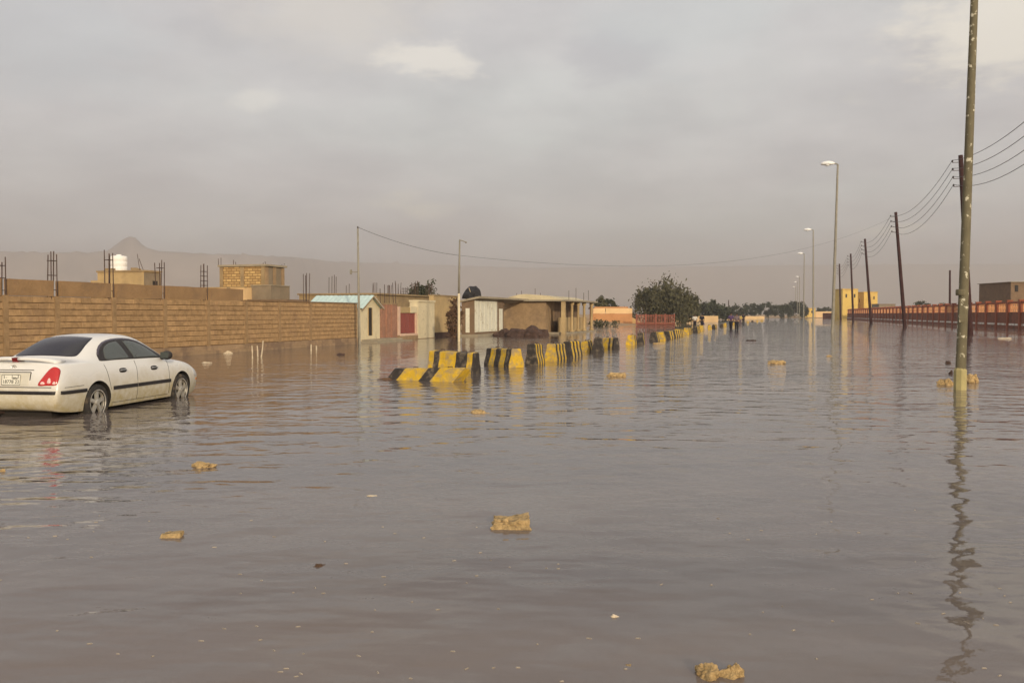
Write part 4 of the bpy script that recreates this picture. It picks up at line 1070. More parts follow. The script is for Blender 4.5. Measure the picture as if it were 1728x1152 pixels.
m_pan = fb_mesh('panel', M['redwall'], [(0.28, MOD - 0.28, -0.12, 0.12, 0.56, ZP)])
m_base = fb_mesh('plinth', M['redwall'], [(0.28, MOD - 0.28, -0.2, 0.2, -0.3, 0.34)])
m_kerb = fb_mesh('painted_kerb', M['whitekerb'], [(0.75, MOD - 0.75, -0.19, 0.23, 0.344, 0.555)])
m_rail = fb_mesh('top_rail', M['redcol'], [(0.28, MOD - 0.28, -0.1, 0.1, ZT - 0.2, ZT)])
m_mid = fb_mesh('mid_rail', M['redcol'], [(0.28, MOD - 0.28, -0.07, 0.07, ZP + 0.32, ZP + 0.42)])
qb = MB(); qb.lathe([(0.08, ZP + 0.003), (0.08, ZP + 0.1), (0.05, ZP + 0.16), (0.11, ZP + 0.5), (0.05, ZT - 0.4), (0.08, ZT - 0.28), (0.08, ZT - 0.203)], 8)
m_bal = qb.mesh('baluster', M['baluster'])
for k in range(nm):
    x = k * MOD
    for nme, me in (('column', m_col), ('panel', m_pan), ('plinth', m_base), ('painted_kerb', m_kerb), ('top_rail', m_rail)):
        o = link(nme, me, fe); o.location = (x, 0, 0)
    for i in range(6 if k < 22 else 0):
        o = link('baluster', m_bal, fe); o.location = (x + 0.28 + (MOD - 0.56) * (i + 0.5) / 6, 0, 0)
q = MB()
for k in range(22, nm):
    for i in range(6):
        xx = k * MOD + 0.28 + (MOD - 0.56) * (i + 0.5) / 6; q.box(xx - 0.08, xx + 0.08, -0.08, 0.08, ZP + 0.003, ZT - 0.203)
if q.v: o = q.build('far_balusters', M['baluster'], fe); o['kind'] = 'stuff'
# sunlit inner house parapets behind the fence, yellow houses and others
def house(name, x0, x1, ytop, D, th, m, label, windows=(), zb=0.0, roof=None, cat='house'):
    c = V((x0 + x1) / 2, 525, D); c.z = zb
    t = thing(name, c, label, cat)
    q = MB(); dwall(q, x0, x1, ytop, 0, D, th, zb - 0.4); part(q, 'wall', m, t)
    q = MB(); dwall(q, x0 - 0.6, x1 + 0.6, ytop - 0.9, ytop - 0.02, D - 0.25, th + 0.5); part(q, 'roof', roof or m, t)
    for (a, b_, c_, d_) in windows:
        q = MB(); dwall(q, a, b_, c_, d_, D - 0.06, 0.2); part(q, 'window', M['dark'], t)
    return t
house('yellow_house', 1422, 1448, 488, 320, 9, M['yellowhouse'], 'taller sunlit yellow house of the pair behind the fence', ((1427, 1429.5, 496, 502), (1441, 1443.5, 496, 502)), 0.2)
house('yellow_house', 1458, 1481, 493, 322, 9, M['yellowhouse'], 'slightly lower, narrower sunlit yellow house of the pair behind the fence', ((1474, 1476, 500, 505),), 0.2)
house('link_house', 1447.5, 1458.5, 514, 326, 6, M['sandy'], 'low link building with dark opening between the yellow houses', ((1450, 1453, 504, 510),), 0.2)
house('brown_house', 1706, 1775, 476, 118, 8, M['shade'], 'brown flat-roofed house with dark window behind the fence end', ((1713, 1718.5, 481, 492),), 0.2, M['slab'])  # brown wall's shaded look is painted by its dark colour
house('flat_shed', 1483, 1511, 513.5, 300, 6, M['greyblock_shade'], 'long low grey shed beside the yellow houses', (), 0.2)
house('far_house', 1357, 1376, 520.5, 415, 8, M['yellowhouse'], 'far small ochre house at the end of the road', ((1362, 1364, 524, 528), (1369, 1371, 524, 528)), 0.2)
q = MB(); dwall(q, 1376, 1432, 525.5, 0, 390, 0.5, -0.2); tag(q.build('field_wall', M['sandy']), 'far sandy wall joining the ochre house to the fence', 'wall')
q = MB(); dwall(q, 1389, 1428, 528, 0, 330, 0.5, -0.2); tag(q.build('field_wall', M['redwall']), 'short dark red wall before the far sandy wall', 'wall')

# ------------------------------------------------------------------ people wading
def skin_mesh(name, joints, edges, mat_, sub=1):
    me = bpy.data.meshes.new(name); me.from_pydata([j[0] for j in joints], edges, [])
    o = bpy.data.objects.new('tmp', me); COL.objects.link(o)
    md = o.modifiers.new('skin', 'SKIN'); md.use_smooth_shade = True
    for v, j in zip(me.skin_vertices[0].data, joints): v.radius = (j[1], j[1] if len(j) < 3 else j[2])
    me.skin_vertices[0].data[0].use_root = True
    o.modifiers.new('sub', 'SUBSURF').levels = sub
    dg = bpy.context.evaluated_depsgraph_get(); out = bpy.data.meshes.new_from_object(o.evaluated_get(dg)); out.name = name
    bpy.data.objects.remove(o); out.materials.clear(); out.materials.append(mat_); return out
def person(px, py, H, rz, label, shirt, trous, phase=1.0, arm=0.15, bag=False):
    p = G(px, py); t = thing('person', (p.x, p.y, -0.12), label, 'person', rz=rz)
    s = H / 1.72
    f = 0.20 * phase
    J = [((0, 0, .95), .13, .10), ((0, 0.01, 1.2), .13, .095), ((0, 0, 1.40), .13, .09), ((0, 0, 1.50), .05), ((0, 0.015, 1.60), .085, .095), ((0, 0.02, 1.70), .06, .075),
         ((-.19, 0, 1.40), .055), ((-.24, -0.03, 1.13), .042), ((-.24, arm, .92), .034), ((-.24, arm + 0.05, .82), .03),
         ((.19, 0, 1.40), .055), ((.24, 0.0, 1.13), .042), ((.24, -arm * .6 + 0.05, .92), .034), ((.24, -arm * .6 + 0.08, .82), .03),
         ((-.09, 0, .88), .085), ((-.1, f * .5, .50), .06), ((-.1, f, .10), .042), ((-.1, f + .14, .04), .035),
         ((.09, 0, .88), .085), ((.1, -f * .3, .50), .06), ((.1, -f, .10), .042), ((.1, -f + .14, .04), .035), ((0, 0.115, 1.595), .018)]
    E = [(0, 1), (1, 2), (2, 3), (3, 4), (4, 5), (2, 6), (6, 7), (7, 8), (8, 9), (2, 10), (10, 11), (11, 12), (12, 13), (0, 14), (14, 15), (15, 16), (16, 17), (0, 18), (18, 19), (19, 20), (20, 21), (4, 22)]
    def sc(j, g=0.0): return (tuple(c * s for c in j[0]), *[(r + g) * s for r in j[1:]])
    link('body', skin_mesh('body', [sc(j) for j in J], E, M['skin']), t)
    sj = [0, 1, 2, 6, 7, 10, 11]; mp = {a: i for i, a in enumerate(sj)}
    link('shirt', skin_mesh('shirt', [sc(J[a], 0.045) for a in sj], [(mp[a], mp[b]) for a, b in E if a in mp and b in mp], shirt), t)
    sj = [0, 14, 15, 16, 18, 19, 20]; mp = {a: i for i, a in enumerate(sj)}
    link('trousers', skin_mesh('trousers', [sc(J[a], 0.035) for a in sj], [(mp[a], mp[b]) for a, b in E if a in mp and b in mp], trous), t)
    b = bmesh.new(); bmesh.ops.create_uvsphere(b, u_segments=12, v_segments=8, radius=1.0)
    for v in b.verts: v.co = Vector((v.co.x * .092, v.co.y * .108 - 0.012, max(v.co.z, -0.3 - v.co.y * 0.5) * .10 + 1.685)) * s
    me = bpy.data.meshes.new('hair'); b.to_mesh(me); b.free(); me.materials.append(M['hair']); link('hair', me, t)
    if bag:
        q = MB(); q.hexa([(.20 * s, -.02, .45 * s), (.32 * s, -.02, .45 * s), (.32 * s, .26, .45 * s), (.20 * s, .26, .45 * s)], [(.23 * s, .06, .76 * s), (.29 * s, .06, .76 * s), (.29 * s, .18, .76 * s), (.23 * s, .18, .76 * s)])
        o = q.build('carried_bag', M['cl_purple']); o.location = t.location; o.rotation_euler = t.rotation_euler; tag(o, 'mauve bag hanging from the walker in black', 'bag')
    return t
person(1172.5, 553.5, 1.72, 0.2, 'person in pale shirt and dark trousers wading behind the barriers', M['cl_white'], M['cl_dark'], 1.0)
person(1184.5, 553, 1.74, 0.3, 'person all in black walking beside the one in pale shirt', M['cl_dark'], M['cl_dark'], -0.8, 0.1, True)
person(1233.5, 555.5, 1.86, -0.2, 'person in mauve top and dark trousers at the side of a pair', M['cl_purple'], M['cl_dark'], 0.9)
person(1243, 557, 1.82, 0.1, 'person in grey top and dark trousers next to the one in mauve', M['cl_grey'], M['cl_dark'], -0.9)
person(1249, 548.5, 1.66, 0.0, 'person in yellow top wading behind the pair', M['cl_yellow'], M['cl_grey'], 0.6)
person(1254.5, 546, 1.80, 0.0, 'person in dark clothes farthest along, beyond the yellow top', M['cl_dark'], M['cl_dark'], 0.6)

# ------------------------------------------------------------------ white saloon car
pm = bpy.data.materials.new('white_car_paint'); pm.use_nodes = True
cn, cl_ = pm.node_tree.nodes, pm.node_tree.links
cb = cn['Principled BSDF']; cb.inputs['Roughness'].default_value = 0.28; cb.inputs['Coat Weight'].default_value = 0.4; cb.inputs['Coat Roughness'].default_value = 0.12
ct = cn.new('ShaderNodeTexCoord'); cs = cn.new('ShaderNodeSeparateXYZ'); cl_.new(ct.outputs['Object'], cs.inputs[0])
def ctex(scale, det, vec=None):
    t = cn.new('ShaderNodeTexNoise'); t.inputs['Scale'].default_value = scale; t.inputs['Detail'].default_value = det; t.inputs['Roughness'].default_value = 0.65
    cl_.new(vec or ct.outputs['Object'], t.inputs['Vector']); return t.outputs['Fac']
def cmath(op, a, b):
    q = cn.new('ShaderNodeMath'); q.operation = op
    for i, v in enumerate((a, b)):
        if isinstance(v, (int, float)): q.inputs[i].default_value = v
        else: cl_.new(v, q.inputs[i])
    return q.outputs[0]
def crng(f, a, b, lo, hi):
    r = cn.new('ShaderNodeMapRange'); cl_.new(f, r.inputs[0])
    for i, v in enumerate((a, b, lo, hi)): r.inputs[i + 1].default_value = v
    return r.outputs[0]
dz_ = cmath('ADD', cs.outputs['Z'], cmath('MULTIPLY', cmath('SUBTRACT', ctex(2.3, 6), 0.5), 0.55))
dirt = cmath('MULTIPLY', crng(dz_, 0.32, 0.82, 1, 0), crng(ctex(9, 6), 0.25, 0.75, 0.45, 1.15))
cm1 = cn.new('ShaderNodeMix'); cm1.data_type = 'RGBA'; cl_.new(dirt, cm1.inputs[0])
cm1.inputs[6].default_value = (0.76, 0.75, 0.72, 1); cm1.inputs[7].default_value = (0.44, 0.36, 0.18, 1)
cl_.new(cm1.outputs[2], cb.inputs['Base Color'])
cl_.new(crng(dirt, 0, 1, 0.25, 0.75), cb.inputs['Roughness'])
def simple(name, col, rough, spec=0.5, trans=0.0, coat=0.0):
    m = mat(name, col, rough, 0.06, 6, spec=spec); b = m.node_tree.nodes['Principled BSDF']; b.inputs['Coat Weight'].default_value = coat; return m
glass_d = simple('dark_tinted_glass', (0.010, 0.008, 0.016), 0.06, 0.5)
glass_s = simple('grey_side_glass', (0.075, 0.085, 0.08), 0.08, 0.6)
redl = simple('red_lens', (0.50, 0.015, 0.012), 0.15, 0.6, coat=0.5)
clearl = simple('clear_lens', (0.80, 0.55, 0.52), 0.15, 0.6)

CWR, CWF = V(162, 681, 14.7), V(303, 659, 17.27)
hd_ = CWF - CWR; hd_.z = 0; hd_.normalize()
CANG = math.atan2(hd_.y, hd_.x)
left = Vector((-hd_.y, hd_.x, 0))
org = CWR - hd_ * 1.0 + left * 0.80; org.z = -0.15
car = thing('saloon_car', org, 'muddy white saloon car parked in the floodwater beside the block wall', 'car', rz=CANG)

rowsS = [
 # x list, y list, z list   (rows: bottom, sill, low, mid, shoulder, belt, rail, roof inner, centre)
 ([.20, .08, .00, .02, .075, .13, .13, .12, .11], [.52, .68, .765, .785, .765, .70, .48, .25, 0], [.26, .26, .38, .58, .81, .975, 1.0, 1.01, 1.012]),
 ([.26, .16, .10, .11, .155, .20, .20, .19, .18], [.55, .76, .825, .84, .815, .75, .52, .27, 0], [.23, .23, .38, .60, .83, .985, 1.012, 1.023, 1.025]),
 ([.45] * 9, [.58, .79, .845, .855, .835, .775, .54, .28, 0], [.20, .20, .38, .60, .85, .99, 1.022, 1.034, 1.036]),
 ([.80, .80, .80, .80, .80, .80, .74, .71, .70], [.60, .80, .855, .86, .845, .785, .63, .32, 0], [.20, .20, .38, .60, .85, .985, 1.025, 1.042, 1.048]),
 ([1.12, 1.12, 1.12, 1.12, 1.12, 1.12, 1.10, 1.06, 1.05], [.60, .80, .855, .86, .845, .785, .62, .31, 0], [.20, .20, .38, .60, .84, .955, 1.205, 1.235, 1.243]),
 ([1.5, 1.5, 1.5, 1.5, 1.5, 1.5, 1.47, 1.42, 1.40], [.60, .80, .855, .86, .845, .79, .595, .36, 0], [.20, .20, .38, .60, .84, .945, 1.36, 1.402, 1.415]),
 ([2.05] * 9, [.60, .80, .855, .86, .845, .79, .60, .38, 0], [.20, .20, .38, .60, .83, .935, 1.385, 1.428, 1.44]),
 ([2.6, 2.6, 2.6, 2.6, 2.6, 2.6, 2.52, 2.56, 2.58], [.60, .80, .855, .86, .845, .79, .59, .37, 0], [.20, .20, .38, .60, .82, .925, 1.355, 1.40, 1.412]),
 ([3.0, 3.0, 3.0, 3.0, 3.0, 3.0, 2.93, 3.0, 3.03], [.60, .80, .855, .86, .845, .79, .655, .38, 0], [.20, .20, .38, .60, .81, .915, 1.15, 1.185, 1.195]),
 ([3.32, 3.32, 3.32, 3.32, 3.32, 3.32, 3.32, 3.40, 3.44], [.60, .80, .855, .86, .845, .79, .69, .38, 0], [.20, .20, .38, .60, .80, .895, .925, .95, .957]),
 ([3.75] * 9, [.60, .80, .85, .855, .835, .77, .57, .30, 0], [.20, .20, .38, .60, .77, .855, .895, .915, .92]),
 ([4.15] * 9, [.58, .76, .82, .83, .80, .70, .50, .26, 0], [.20, .20, .38, .58, .71, .775, .815, .835, .84]),
 ([4.36, 4.36, 4.37, 4.37, 4.36, 4.35, 4.36, 4.37, 4.37], [.52, .68, .75, .76, .72, .62, .42, .22, 0], [.21, .21, .37, .54, .63, .68, .705, .715, .72]),
 ([4.36, 4.43, 4.48, 4.49, 4.46, 4.43, 4.45, 4.46, 4.47], [.42, .55, .60, .62, .58, .50, .34, .18, 0], [.24, .24, .37, .50, .58, .615, .635, .645, .648]),
]
b = bmesh.new(); VR, VL = [], []
for (xs, ys, zs) in rowsS:
    r_ = [b.verts.new((x, -y, z)) for x, y, z in zip(xs, ys, zs)]
    l__ = [b.verts.new((x, y, z)) if y > 0 else r_[k] for k, (x, y, z) in enumerate(zip(xs, ys, zs))]
    VR.append(r_); VL.append(l__)
NS, NR = len(rowsS), 9
for i in range(NS - 1):
    for j_ in range(NR - 1):
        b.faces.new((VR[i][j_], VR[i + 1][j_], VR[i + 1][j_ + 1], VR[i][j_ + 1]))
        f = [VL[i][j_ + 1], VL[i + 1][j_ + 1], VL[i + 1][j_], VL[i][j_]]; b.faces.new(f)
    b.faces.new((VL[i][0], VL[i + 1][0], VR[i + 1][0], VR[i][0]))
for i, rev in ((0, False), (NS - 1, True)):
    for j_ in range(NR - 1):
        f = [VL[i][j_], VR[i][j_], VR[i][j_ + 1]] + ([VL[i][j_ + 1]] if j_ < NR - 2 else [])
        b.faces.new(f[::-1] if rev else f)
bmesh.ops.recalc_face_normals(b, faces=b.faces)
cr_ = b.edges.layers.float.get('crease_edge') or b.edges.layers.float.new('crease_edge')
for i in range(NS - 1):
    for S in (VR, VL):
        for j_, w in ((1, .6), (5, .45), (3, .25)):
            e = b.edges.get((S[i][j_], S[i + 1][j_]))
            if e: e[cr_] = w
for j_ in range(NR - 1):
    for S in (VR, VL):
        for st, w in ((0, .35), (3, .35), (9, .3)):
            if st in (3, 9) and j_ < 5: continue
            e = b.edges.get((S[st][j_], S[st][j_ + 1]))
            if e: e[cr_] = w
me = bpy.data.meshes.new('cage'); b.to_mesh(me); b.free()
tmp = bpy.data.objects.new('tmp', me); COL.objects.link(tmp)
tmp.modifiers.new('s', 'SUBSURF').levels = 3
dg = bpy.context.evaluated_depsgraph_get(); sm = bpy.data.meshes.new_from_object(tmp.evaluated_get(dg)); bpy.data.objects.remove(tmp)
bvh = BVHTree.FromPolygons([v.co.copy() for v in sm.vertices], [tuple(p.vertices) for p in sm.polygons])
WHX = ((1.0, 0.31), (3.61, 0.31)); WR = 0.305
tmp = bpy.data.objects.new('tmp', sm); COL.objects.link(tmp)
cutters = []
for (wx, wz) in WHX:
    for s in (-1, 1):
        q = MB(); q.lathe([(0.352, 0.56 * s), (0.352, 1.0 * s)], 40, 'Y', (wx, 0, wz + 0.01))
        c = q.build('cut', M['dark'], fix=True); cutters.append(c)
        md = tmp.modifiers.new('b', 'BOOLEAN'); md.operation = 'DIFFERENCE'; md.object = c; md.solver = 'EXACT'
dg = bpy.context.evaluated_depsgraph_get(); bodyme = bpy.data.meshes.new_from_object(tmp.evaluated_get(dg)); bodyme.name = 'body'
bpy.data.objects.remove(tmp)
for c in cutters: bpy.data.objects.remove(c)
bodyme.materials.clear(); bodyme.materials.append(pm); bodyme.materials.append(M['dark'])
for p in bodyme.polygons:
    p.use_smooth = True; p.material_index = 0
    c = p.center
    for (wx, wz) in WHX:
        rr = math.hypot(c.x - wx, c.z - wz - 0.01)
        if (abs(rr - 0.352) < 0.012 and abs(c.y) < 0.87 and abs(p.normal.y) < 0.3) or (rr < 0.352 and abs(abs(c.y) - 0.56) < 0.005): p.material_index = 1; p.use_smooth = False
body = link('body', bodyme, car)
body.data.set_sharp_from_angle(angle=R(50)) if hasattr(body.data, 'set_sharp_from_angle') else None

def catmull(pts, n=5):
    out = []; N = len(pts)
    for i in range(N):
        p0, p1, p2, p3 = (Vector(pts[(i + k - 1) % N]) for k in range(4))
        for k in range(n):
            t = k / n
            out.append(0.5 * ((2 * p1) + (p2 - p0) * t + (2 * p0 - 5 * p1 + 4 * p2 - p3) * t * t + (3 * p1 - p0 - 3 * p2 + p3) * t ** 3))
    return out
def project(pts2, mode, off, name, m, parent=None, rings=(1.0, .93, .8, .6, .4, .2), smooth_=True, curve=True, n=4):
    """lay a panel outlined in side view (x,z) or rear view (y,z) on the body surface"""
    P = catmull(pts2, n) if curve else [Vector(p) for p in pts2]
    cx_ = sum((p for p in P), Vector((0, 0))) / len(P)
    def hit(u, v):
        if mode == 'R': o_, d_ = Vector((u, -2, v)), Vector((0, 1, 0))
        elif mode == 'L': o_, d_ = Vector((u, 2, v)), Vector((0, -1, 0))
        elif mode == 'B': o_, d_ = Vector((-2, u, v)), Vector((1, 0, 0))
        elif mode == 'F': o_, d_ = Vector((7, u, v)), Vector((-1, 0, 0))
        elif mode == 'T': o_, d_ = Vector((u, v, 3)), Vector((0, 0, -1))
        h, nrm, _, _ = bvh.ray_cast(o_, d_)
        if h is None: h, nrm, _, _ = bvh.find_nearest(o_ + d_ * 2); 
        if nrm.dot(d_) > 0: nrm = -nrm
        return h, nrm
    q = MB(); N = len(P)
    h0 = [hit(*p) for p in P]
    q.v += [tuple(h - nr * 0.004) for h, nr in h0]
    for r_ in rings:
        for p in P:
            u = cx_ + (p - cx_) * r_; h, nr = hit(*u); q.v.append(tuple(h + nr * off * (0.6 if r_ == 1.0 else 1.0)))
    h, nr = hit(*cx_); q.v.append(tuple(h + nr * off))
    K = len(rings) + 1
    q.f = [(k * N + i, k * N + (i + 1) % N, (k + 1) * N + (i + 1) % N, (k + 1) * N + i) for k in range(K - 1) for i in range(N)]
    q.f += [((K - 1) * N + i, (K - 1) * N + (i + 1) % N, K * N) for i in range(N)]; q.m = [0] * len(q.f)
    return q.build(name, m, parent or car, smooth_, fix=True)
def strip(pts3, w, name, m, parent=None):
    pass
def line_on(pts2, mode, r, name, m, off=0.002, parent=None):
    q = MB(); out = []
    for u, v in pts2:
        if mode == 'R': o_, d_ = Vector((u, -2, v)), Vector((0, 1, 0))
        elif mode == 'B': o_, d_ = Vector((-2, u, v)), Vector((1, 0, 0))
        elif mode == 'L': o_, d_ = Vector((u, 2, v)), Vector((0, -1, 0))
        elif mode == 'T': o_, d_ = Vector((u, v, 3)), Vector((0, 0, -1))
        h, nrm, _, _ = bvh.ray_cast(o_, d_)
        if h is None: continue
        if nrm.dot(d_) > 0: nrm = -nrm
        out.append(h + nrm * off)
    q.path(out, r, 5); return q.build(name, m, parent or car)
def seg(a, b_, n=14): return [(a[0] + (b_[0] - a[0]) * k / n, a[1] + (b_[1] - a[1]) * k / n) for k in range(n + 1)]
# glass
project([(-.50, 1.075), (-.25, 1.085), (0, 1.09), (.25, 1.085), (.50, 1.075), (.555, 1.10), (.50, 1.24), (.445, 1.345), (.36, 1.372), (0, 1.392), (-.36, 1.372), (-.445, 1.345), (-.50, 1.24), (-.555, 1.10)], 'B', 0.006, 'rear_window', glass_d, n=3)
project([(-.58, 0.99), (0, 1.0), (.58, 0.99), (.47, 1.33), (0, 1.375), (-.47, 1.33)], 'F', 0.006, 'windscreen', glass_d, n=6)
for md in ('R', 'L'):
    dlo = project([(1.20, 0.985), (1.6, 0.985), (2.2, 0.975), (2.75, 0.965), (3.06, 0.96), (3.10, 0.985), (2.84, 1.13), (2.56, 1.265), (2.25, 1.325), (1.9, 1.335), (1.58, 1.30), (1.36, 1.225), (1.20, 1.11), (1.165, 1.03)], md, 0.005, 'window_surround', M['trim'], n=4)
    w1 = project([(1.36, 1.0), (1.7, 0.998), (1.98, 0.995), (2.0, 1.0), (1.94, 1.15), (1.86, 1.285), (1.82, 1.292), (1.62, 1.265), (1.44, 1.195), (1.36, 1.10)], md, 0.011, 'rear_door_window', glass_s, n=3)
    w2 = project([(2.17, 0.995), (2.6, 0.985), (2.92, 0.978), (2.93, 0.99), (2.75, 1.11), (2.52, 1.225), (2.28, 1.285), (2.06, 1.295), (2.04, 1.285), (2.10, 1.13), (2.15, 1.01)], md, 0.011, 'front_door_window', glass_s, n=3)
    q = project([(1.24, 1.15), (1.38, 1.245), (1.58, 1.315), (1.9, 1.35), (2.25, 1.338), (2.5, 1.275), (2.45, 1.262), (2.2, 1.302), (1.9, 1.312), (1.62, 1.28), (1.42, 1.205), (1.27, 1.12)], md, 0.02, 'wind_deflector', simple('smoke_visor', (0.10, 0.085, 0.11), 0.15, 0.5), rings=(1.0, .97, .9), n=3) if False else None
# wind deflector as a bent strip above the glass
for md, sy in (('R', -1), ('L', 1)):
    pts = [(1.20, 1.10), (1.26, 1.17), (1.36, 1.235), (1.48, 1.285), (1.62, 1.318), (1.78, 1.337), (1.95, 1.345), (2.12, 1.343), (2.28, 1.33), (2.42, 1.305), (2.55, 1.268)]
    q = MB(); vs = []
    for (u, v) in pts:
        o_ = Vector((u, 2 * sy, v)); h, nr, _, _ = bvh.ray_cast(o_, Vector((0, -sy, 0)))
        if nr.y * sy < 0: nr = -nr
        d2 = Vector((0.35 if u < 1.4 else 0.08, 0, -1)).normalized()
        vs += [h + nr * 0.008, h + nr * 0.045 + d2 * 0.055, h + nr * 0.034 + d2 * 0.055, h + nr * 0.002]
    n = len(pts); q.v = [tuple(v) for v in vs]
    q.f = [(k * 4 + i, k * 4 + (i + 1) % 4, (k + 1) * 4 + (i + 1) % 4, (k + 1) * 4 + i) for k in range(n - 1) for i in range(4)] + [(0, 1, 2, 3), (4 * n - 4, 4 * n - 3, 4 * n - 2, 4 * n - 1)]; q.m = [0] * len(q.f)
    q.build('wind_deflector', simple('smoke_visor', (0.07, 0.06, 0.085), 0.12, 0.6), car, True, fix=True)
# tail lights, rear trim
for s in (-1, 1):
    tl = project([(s * .47, .665), (s * .62, .660), (s * .755, .665), (s * .785, .70), (s * .785, .80), (s * .765, .90), (s * .71, .945), (s * .64, .92), (s * .56, .82)], 'B', 0.016, 'taillight', redl, n=4)
    for (a, b_, w, h) in ((.55, .69, .045, .028), (.655, .72, .035, .055), (.74, .692, .028, .03)):
        project([(s * a - w, b_ - h * .6), (s * a + w, b_ - h * .6), (s * a + w * .6, b_ + h), (s * a - w * .6, b_ + h)], 'B', 0.020, 'clear_lens', clearl, tl, rings=(1., .5), n=3)
project([(-.30, .655), (.30, .655), (.31, .665), (.31, .84), (.30, .85), (-.30, .85), (-.31, .84), (-.31, .665)], 'B', 0.002, 'plate_recess', mat('recess_paint', (0.62, 0.59, 0.50), 0.5, 0.05, 8), rings=(1., .9, .5), curve=False)
for a, b_ in (((-.32, .862), (.32, .862)), ((.32, .862), (.32, .74)), ((-.32, .862), (-.32, .74))): line_on(seg(a, b_), 'B', 0.007, 'recess_edge', M['trim'])
line_on(seg((-.36, .895), (.36, .895)), 'B', 0.006, 'trunk_gap', M['gap'])
line_on(seg((-.70, .63), (.70, .63)), 'B', 0.006, 'bumper_gap', M['gap'])
for a, b_ in ((-.76, .76),):
    q = MB(); vs = []
    pts = [(u, .545) for u in [-.75 + 1.5 * k / 24 for k in range(25)]]
    strip_pts = []
    for (u, v) in pts:
        h, nr, _, _ = bvh.ray_cast(Vector((-2, u, v)), Vector((1, 0, 0))); nr = nr if nr.x < 0 else -nr; strip_pts.append((h, nr))
    side = []
    for s in (-1, 1):
        l2 = []
        for x in (.14, .2, .3, .4, .5, .6, .68):
            h, nr, _, _ = bvh.ray_cast(Vector((x, 2 * s, .545)), Vector((0, -s, 0))); nr = nr if nr.y * s > 0 else -nr; l2.append((h, nr))
        side.append(l2)
    allp = list(reversed(side[0])) + strip_pts + side[1]
    for h, nr in allp:
        up = Vector((0, 0, 0.026)); vs += [h - up + nr * .002, h - up + nr * .018, h + up + nr * .018, h + up + nr * .002]
    n = len(allp); q.v = [tuple(v) for v in vs]
    q.f = [(k * 4 + i, k * 4 + (i + 1) % 4, (k + 1) * 4 + (i + 1) % 4, (k + 1) * 4 + i) for k in range(n - 1) for i in range(4)] + [(0, 1, 2, 3), (4 * n - 4, 4 * n - 3, 4 * n - 2, 4 * n - 1)]; q.m = [0] * len(q.f)
    q.build('bumper_strip', M['trim'], car, True, fix=True)
for s in (-1, 1):
    for x0, x1 in ((1.40, 2.10), (2.13, 3.19)):
        q = MB(); vs = []; n = 12
        for k in range(n + 1):
            x = x0 + (x1 - x0) * k / n
            h, nr, _, _ = bvh.ray_cast(Vector((x, 2 * s, .52)), Vector((0, -s, 0))); nr = nr if nr.y * s > 0 else -nr
            up = Vector((0, 0, 0.03)); vs += [h - up + nr * .002, h - up + nr * .016, h + up + nr * .016, h + up + nr * .002]
        q.v = [tuple(v) for v in vs]
        q.f = [(k * 4 + i, k * 4 + (i + 1) % 4, (k + 1) * 4 + (i + 1) % 4, (k + 1) * 4 + i) for k in range(n) for i in range(4)] + [(0, 1, 2, 3), (4 * n, 4 * n + 1, 4 * n + 2, 4 * n + 3)]; q.m = [0] * len(q.f)
        q.build('door_moulding', M['trim'], car, fix=True)
    md = 'R' if s < 0 else 'L'
    for x, z in ((1.70, .80), (2.66, .785)):
        project([(x - .085, z - .03), (x + .085, z - .03), (x + .085, z + .035), (x - .085, z + .035)], md, 0.003, 'handle_recess', M['trim'], rings=(1., .5), n=3)
        h, nr, _, _ = bvh.ray_cast(Vector((x, 2 * s, z)), Vector((0, -s, 0)))
        q = MB(); q.path([(h.x - .09, h.y + s * .004, z + .005), (h.x - .06, h.y + s * .03, z + .008), (h.x + .06, h.y + s * .03, z + .008), (h.x + .09, h.y + s * .004, z + .005)], 0.014, 6); q.build('door_handle', M['chrome'], car)
    for pts in (seg((2.115, .26), (2.115, .95)), seg((3.16, .28), (3.14, .90)), seg((1.34, .50), (1.22, .93)), seg((1.40, .27), (3.14, .265)), seg((.18, .62), (.62, .625))):
        line_on(pts, md, 0.0045, 'panel_gap', M['gap'], 0.0)
    mir = MB(); vs = []
    bx0 = Vector((2.93, s * .80, .99))
    me = rock_mesh('mirror', M['trim'], 0.075, 0.115, 0.085, 2, 3, 0.0)
    o = link('wing_mirror', me, car); o.location = (2.95, s * .93, 1.005); o.rotation_euler = (0, 0.1, s * 0.15)
    for f in me.polygons: f.use_smooth = True
    q = MB(); q.tube((0.02, -s * .02, -0.03), (0.05, -s * 0.17, -0.05), 0.035, 0.04, 8); q.build('mirror_arm', M['trim'], o)
    q = MB(); q.box(-0.082, -0.06, -0.085, 0.085, -0.055, 0.055); q.build('mirror_glass', glass_s, o)
    project([(4.10, .56), (4.33, .54), (4.37, .60), (4.22, .67), (4.08, .69)], md, 0.008, 'headlight', simple('headlamp', (0.55, 0.55, 0.55), 0.1, 0.6), n=3)
    project([(4.22, .50), (4.34, .49), (4.34, .455), (4.22, .455)], md, 0.006, 'side_marker', simple('amber_lens', (0.6, 0.2, 0.02), 0.2, 0.6), rings=(1., .5), n=3)
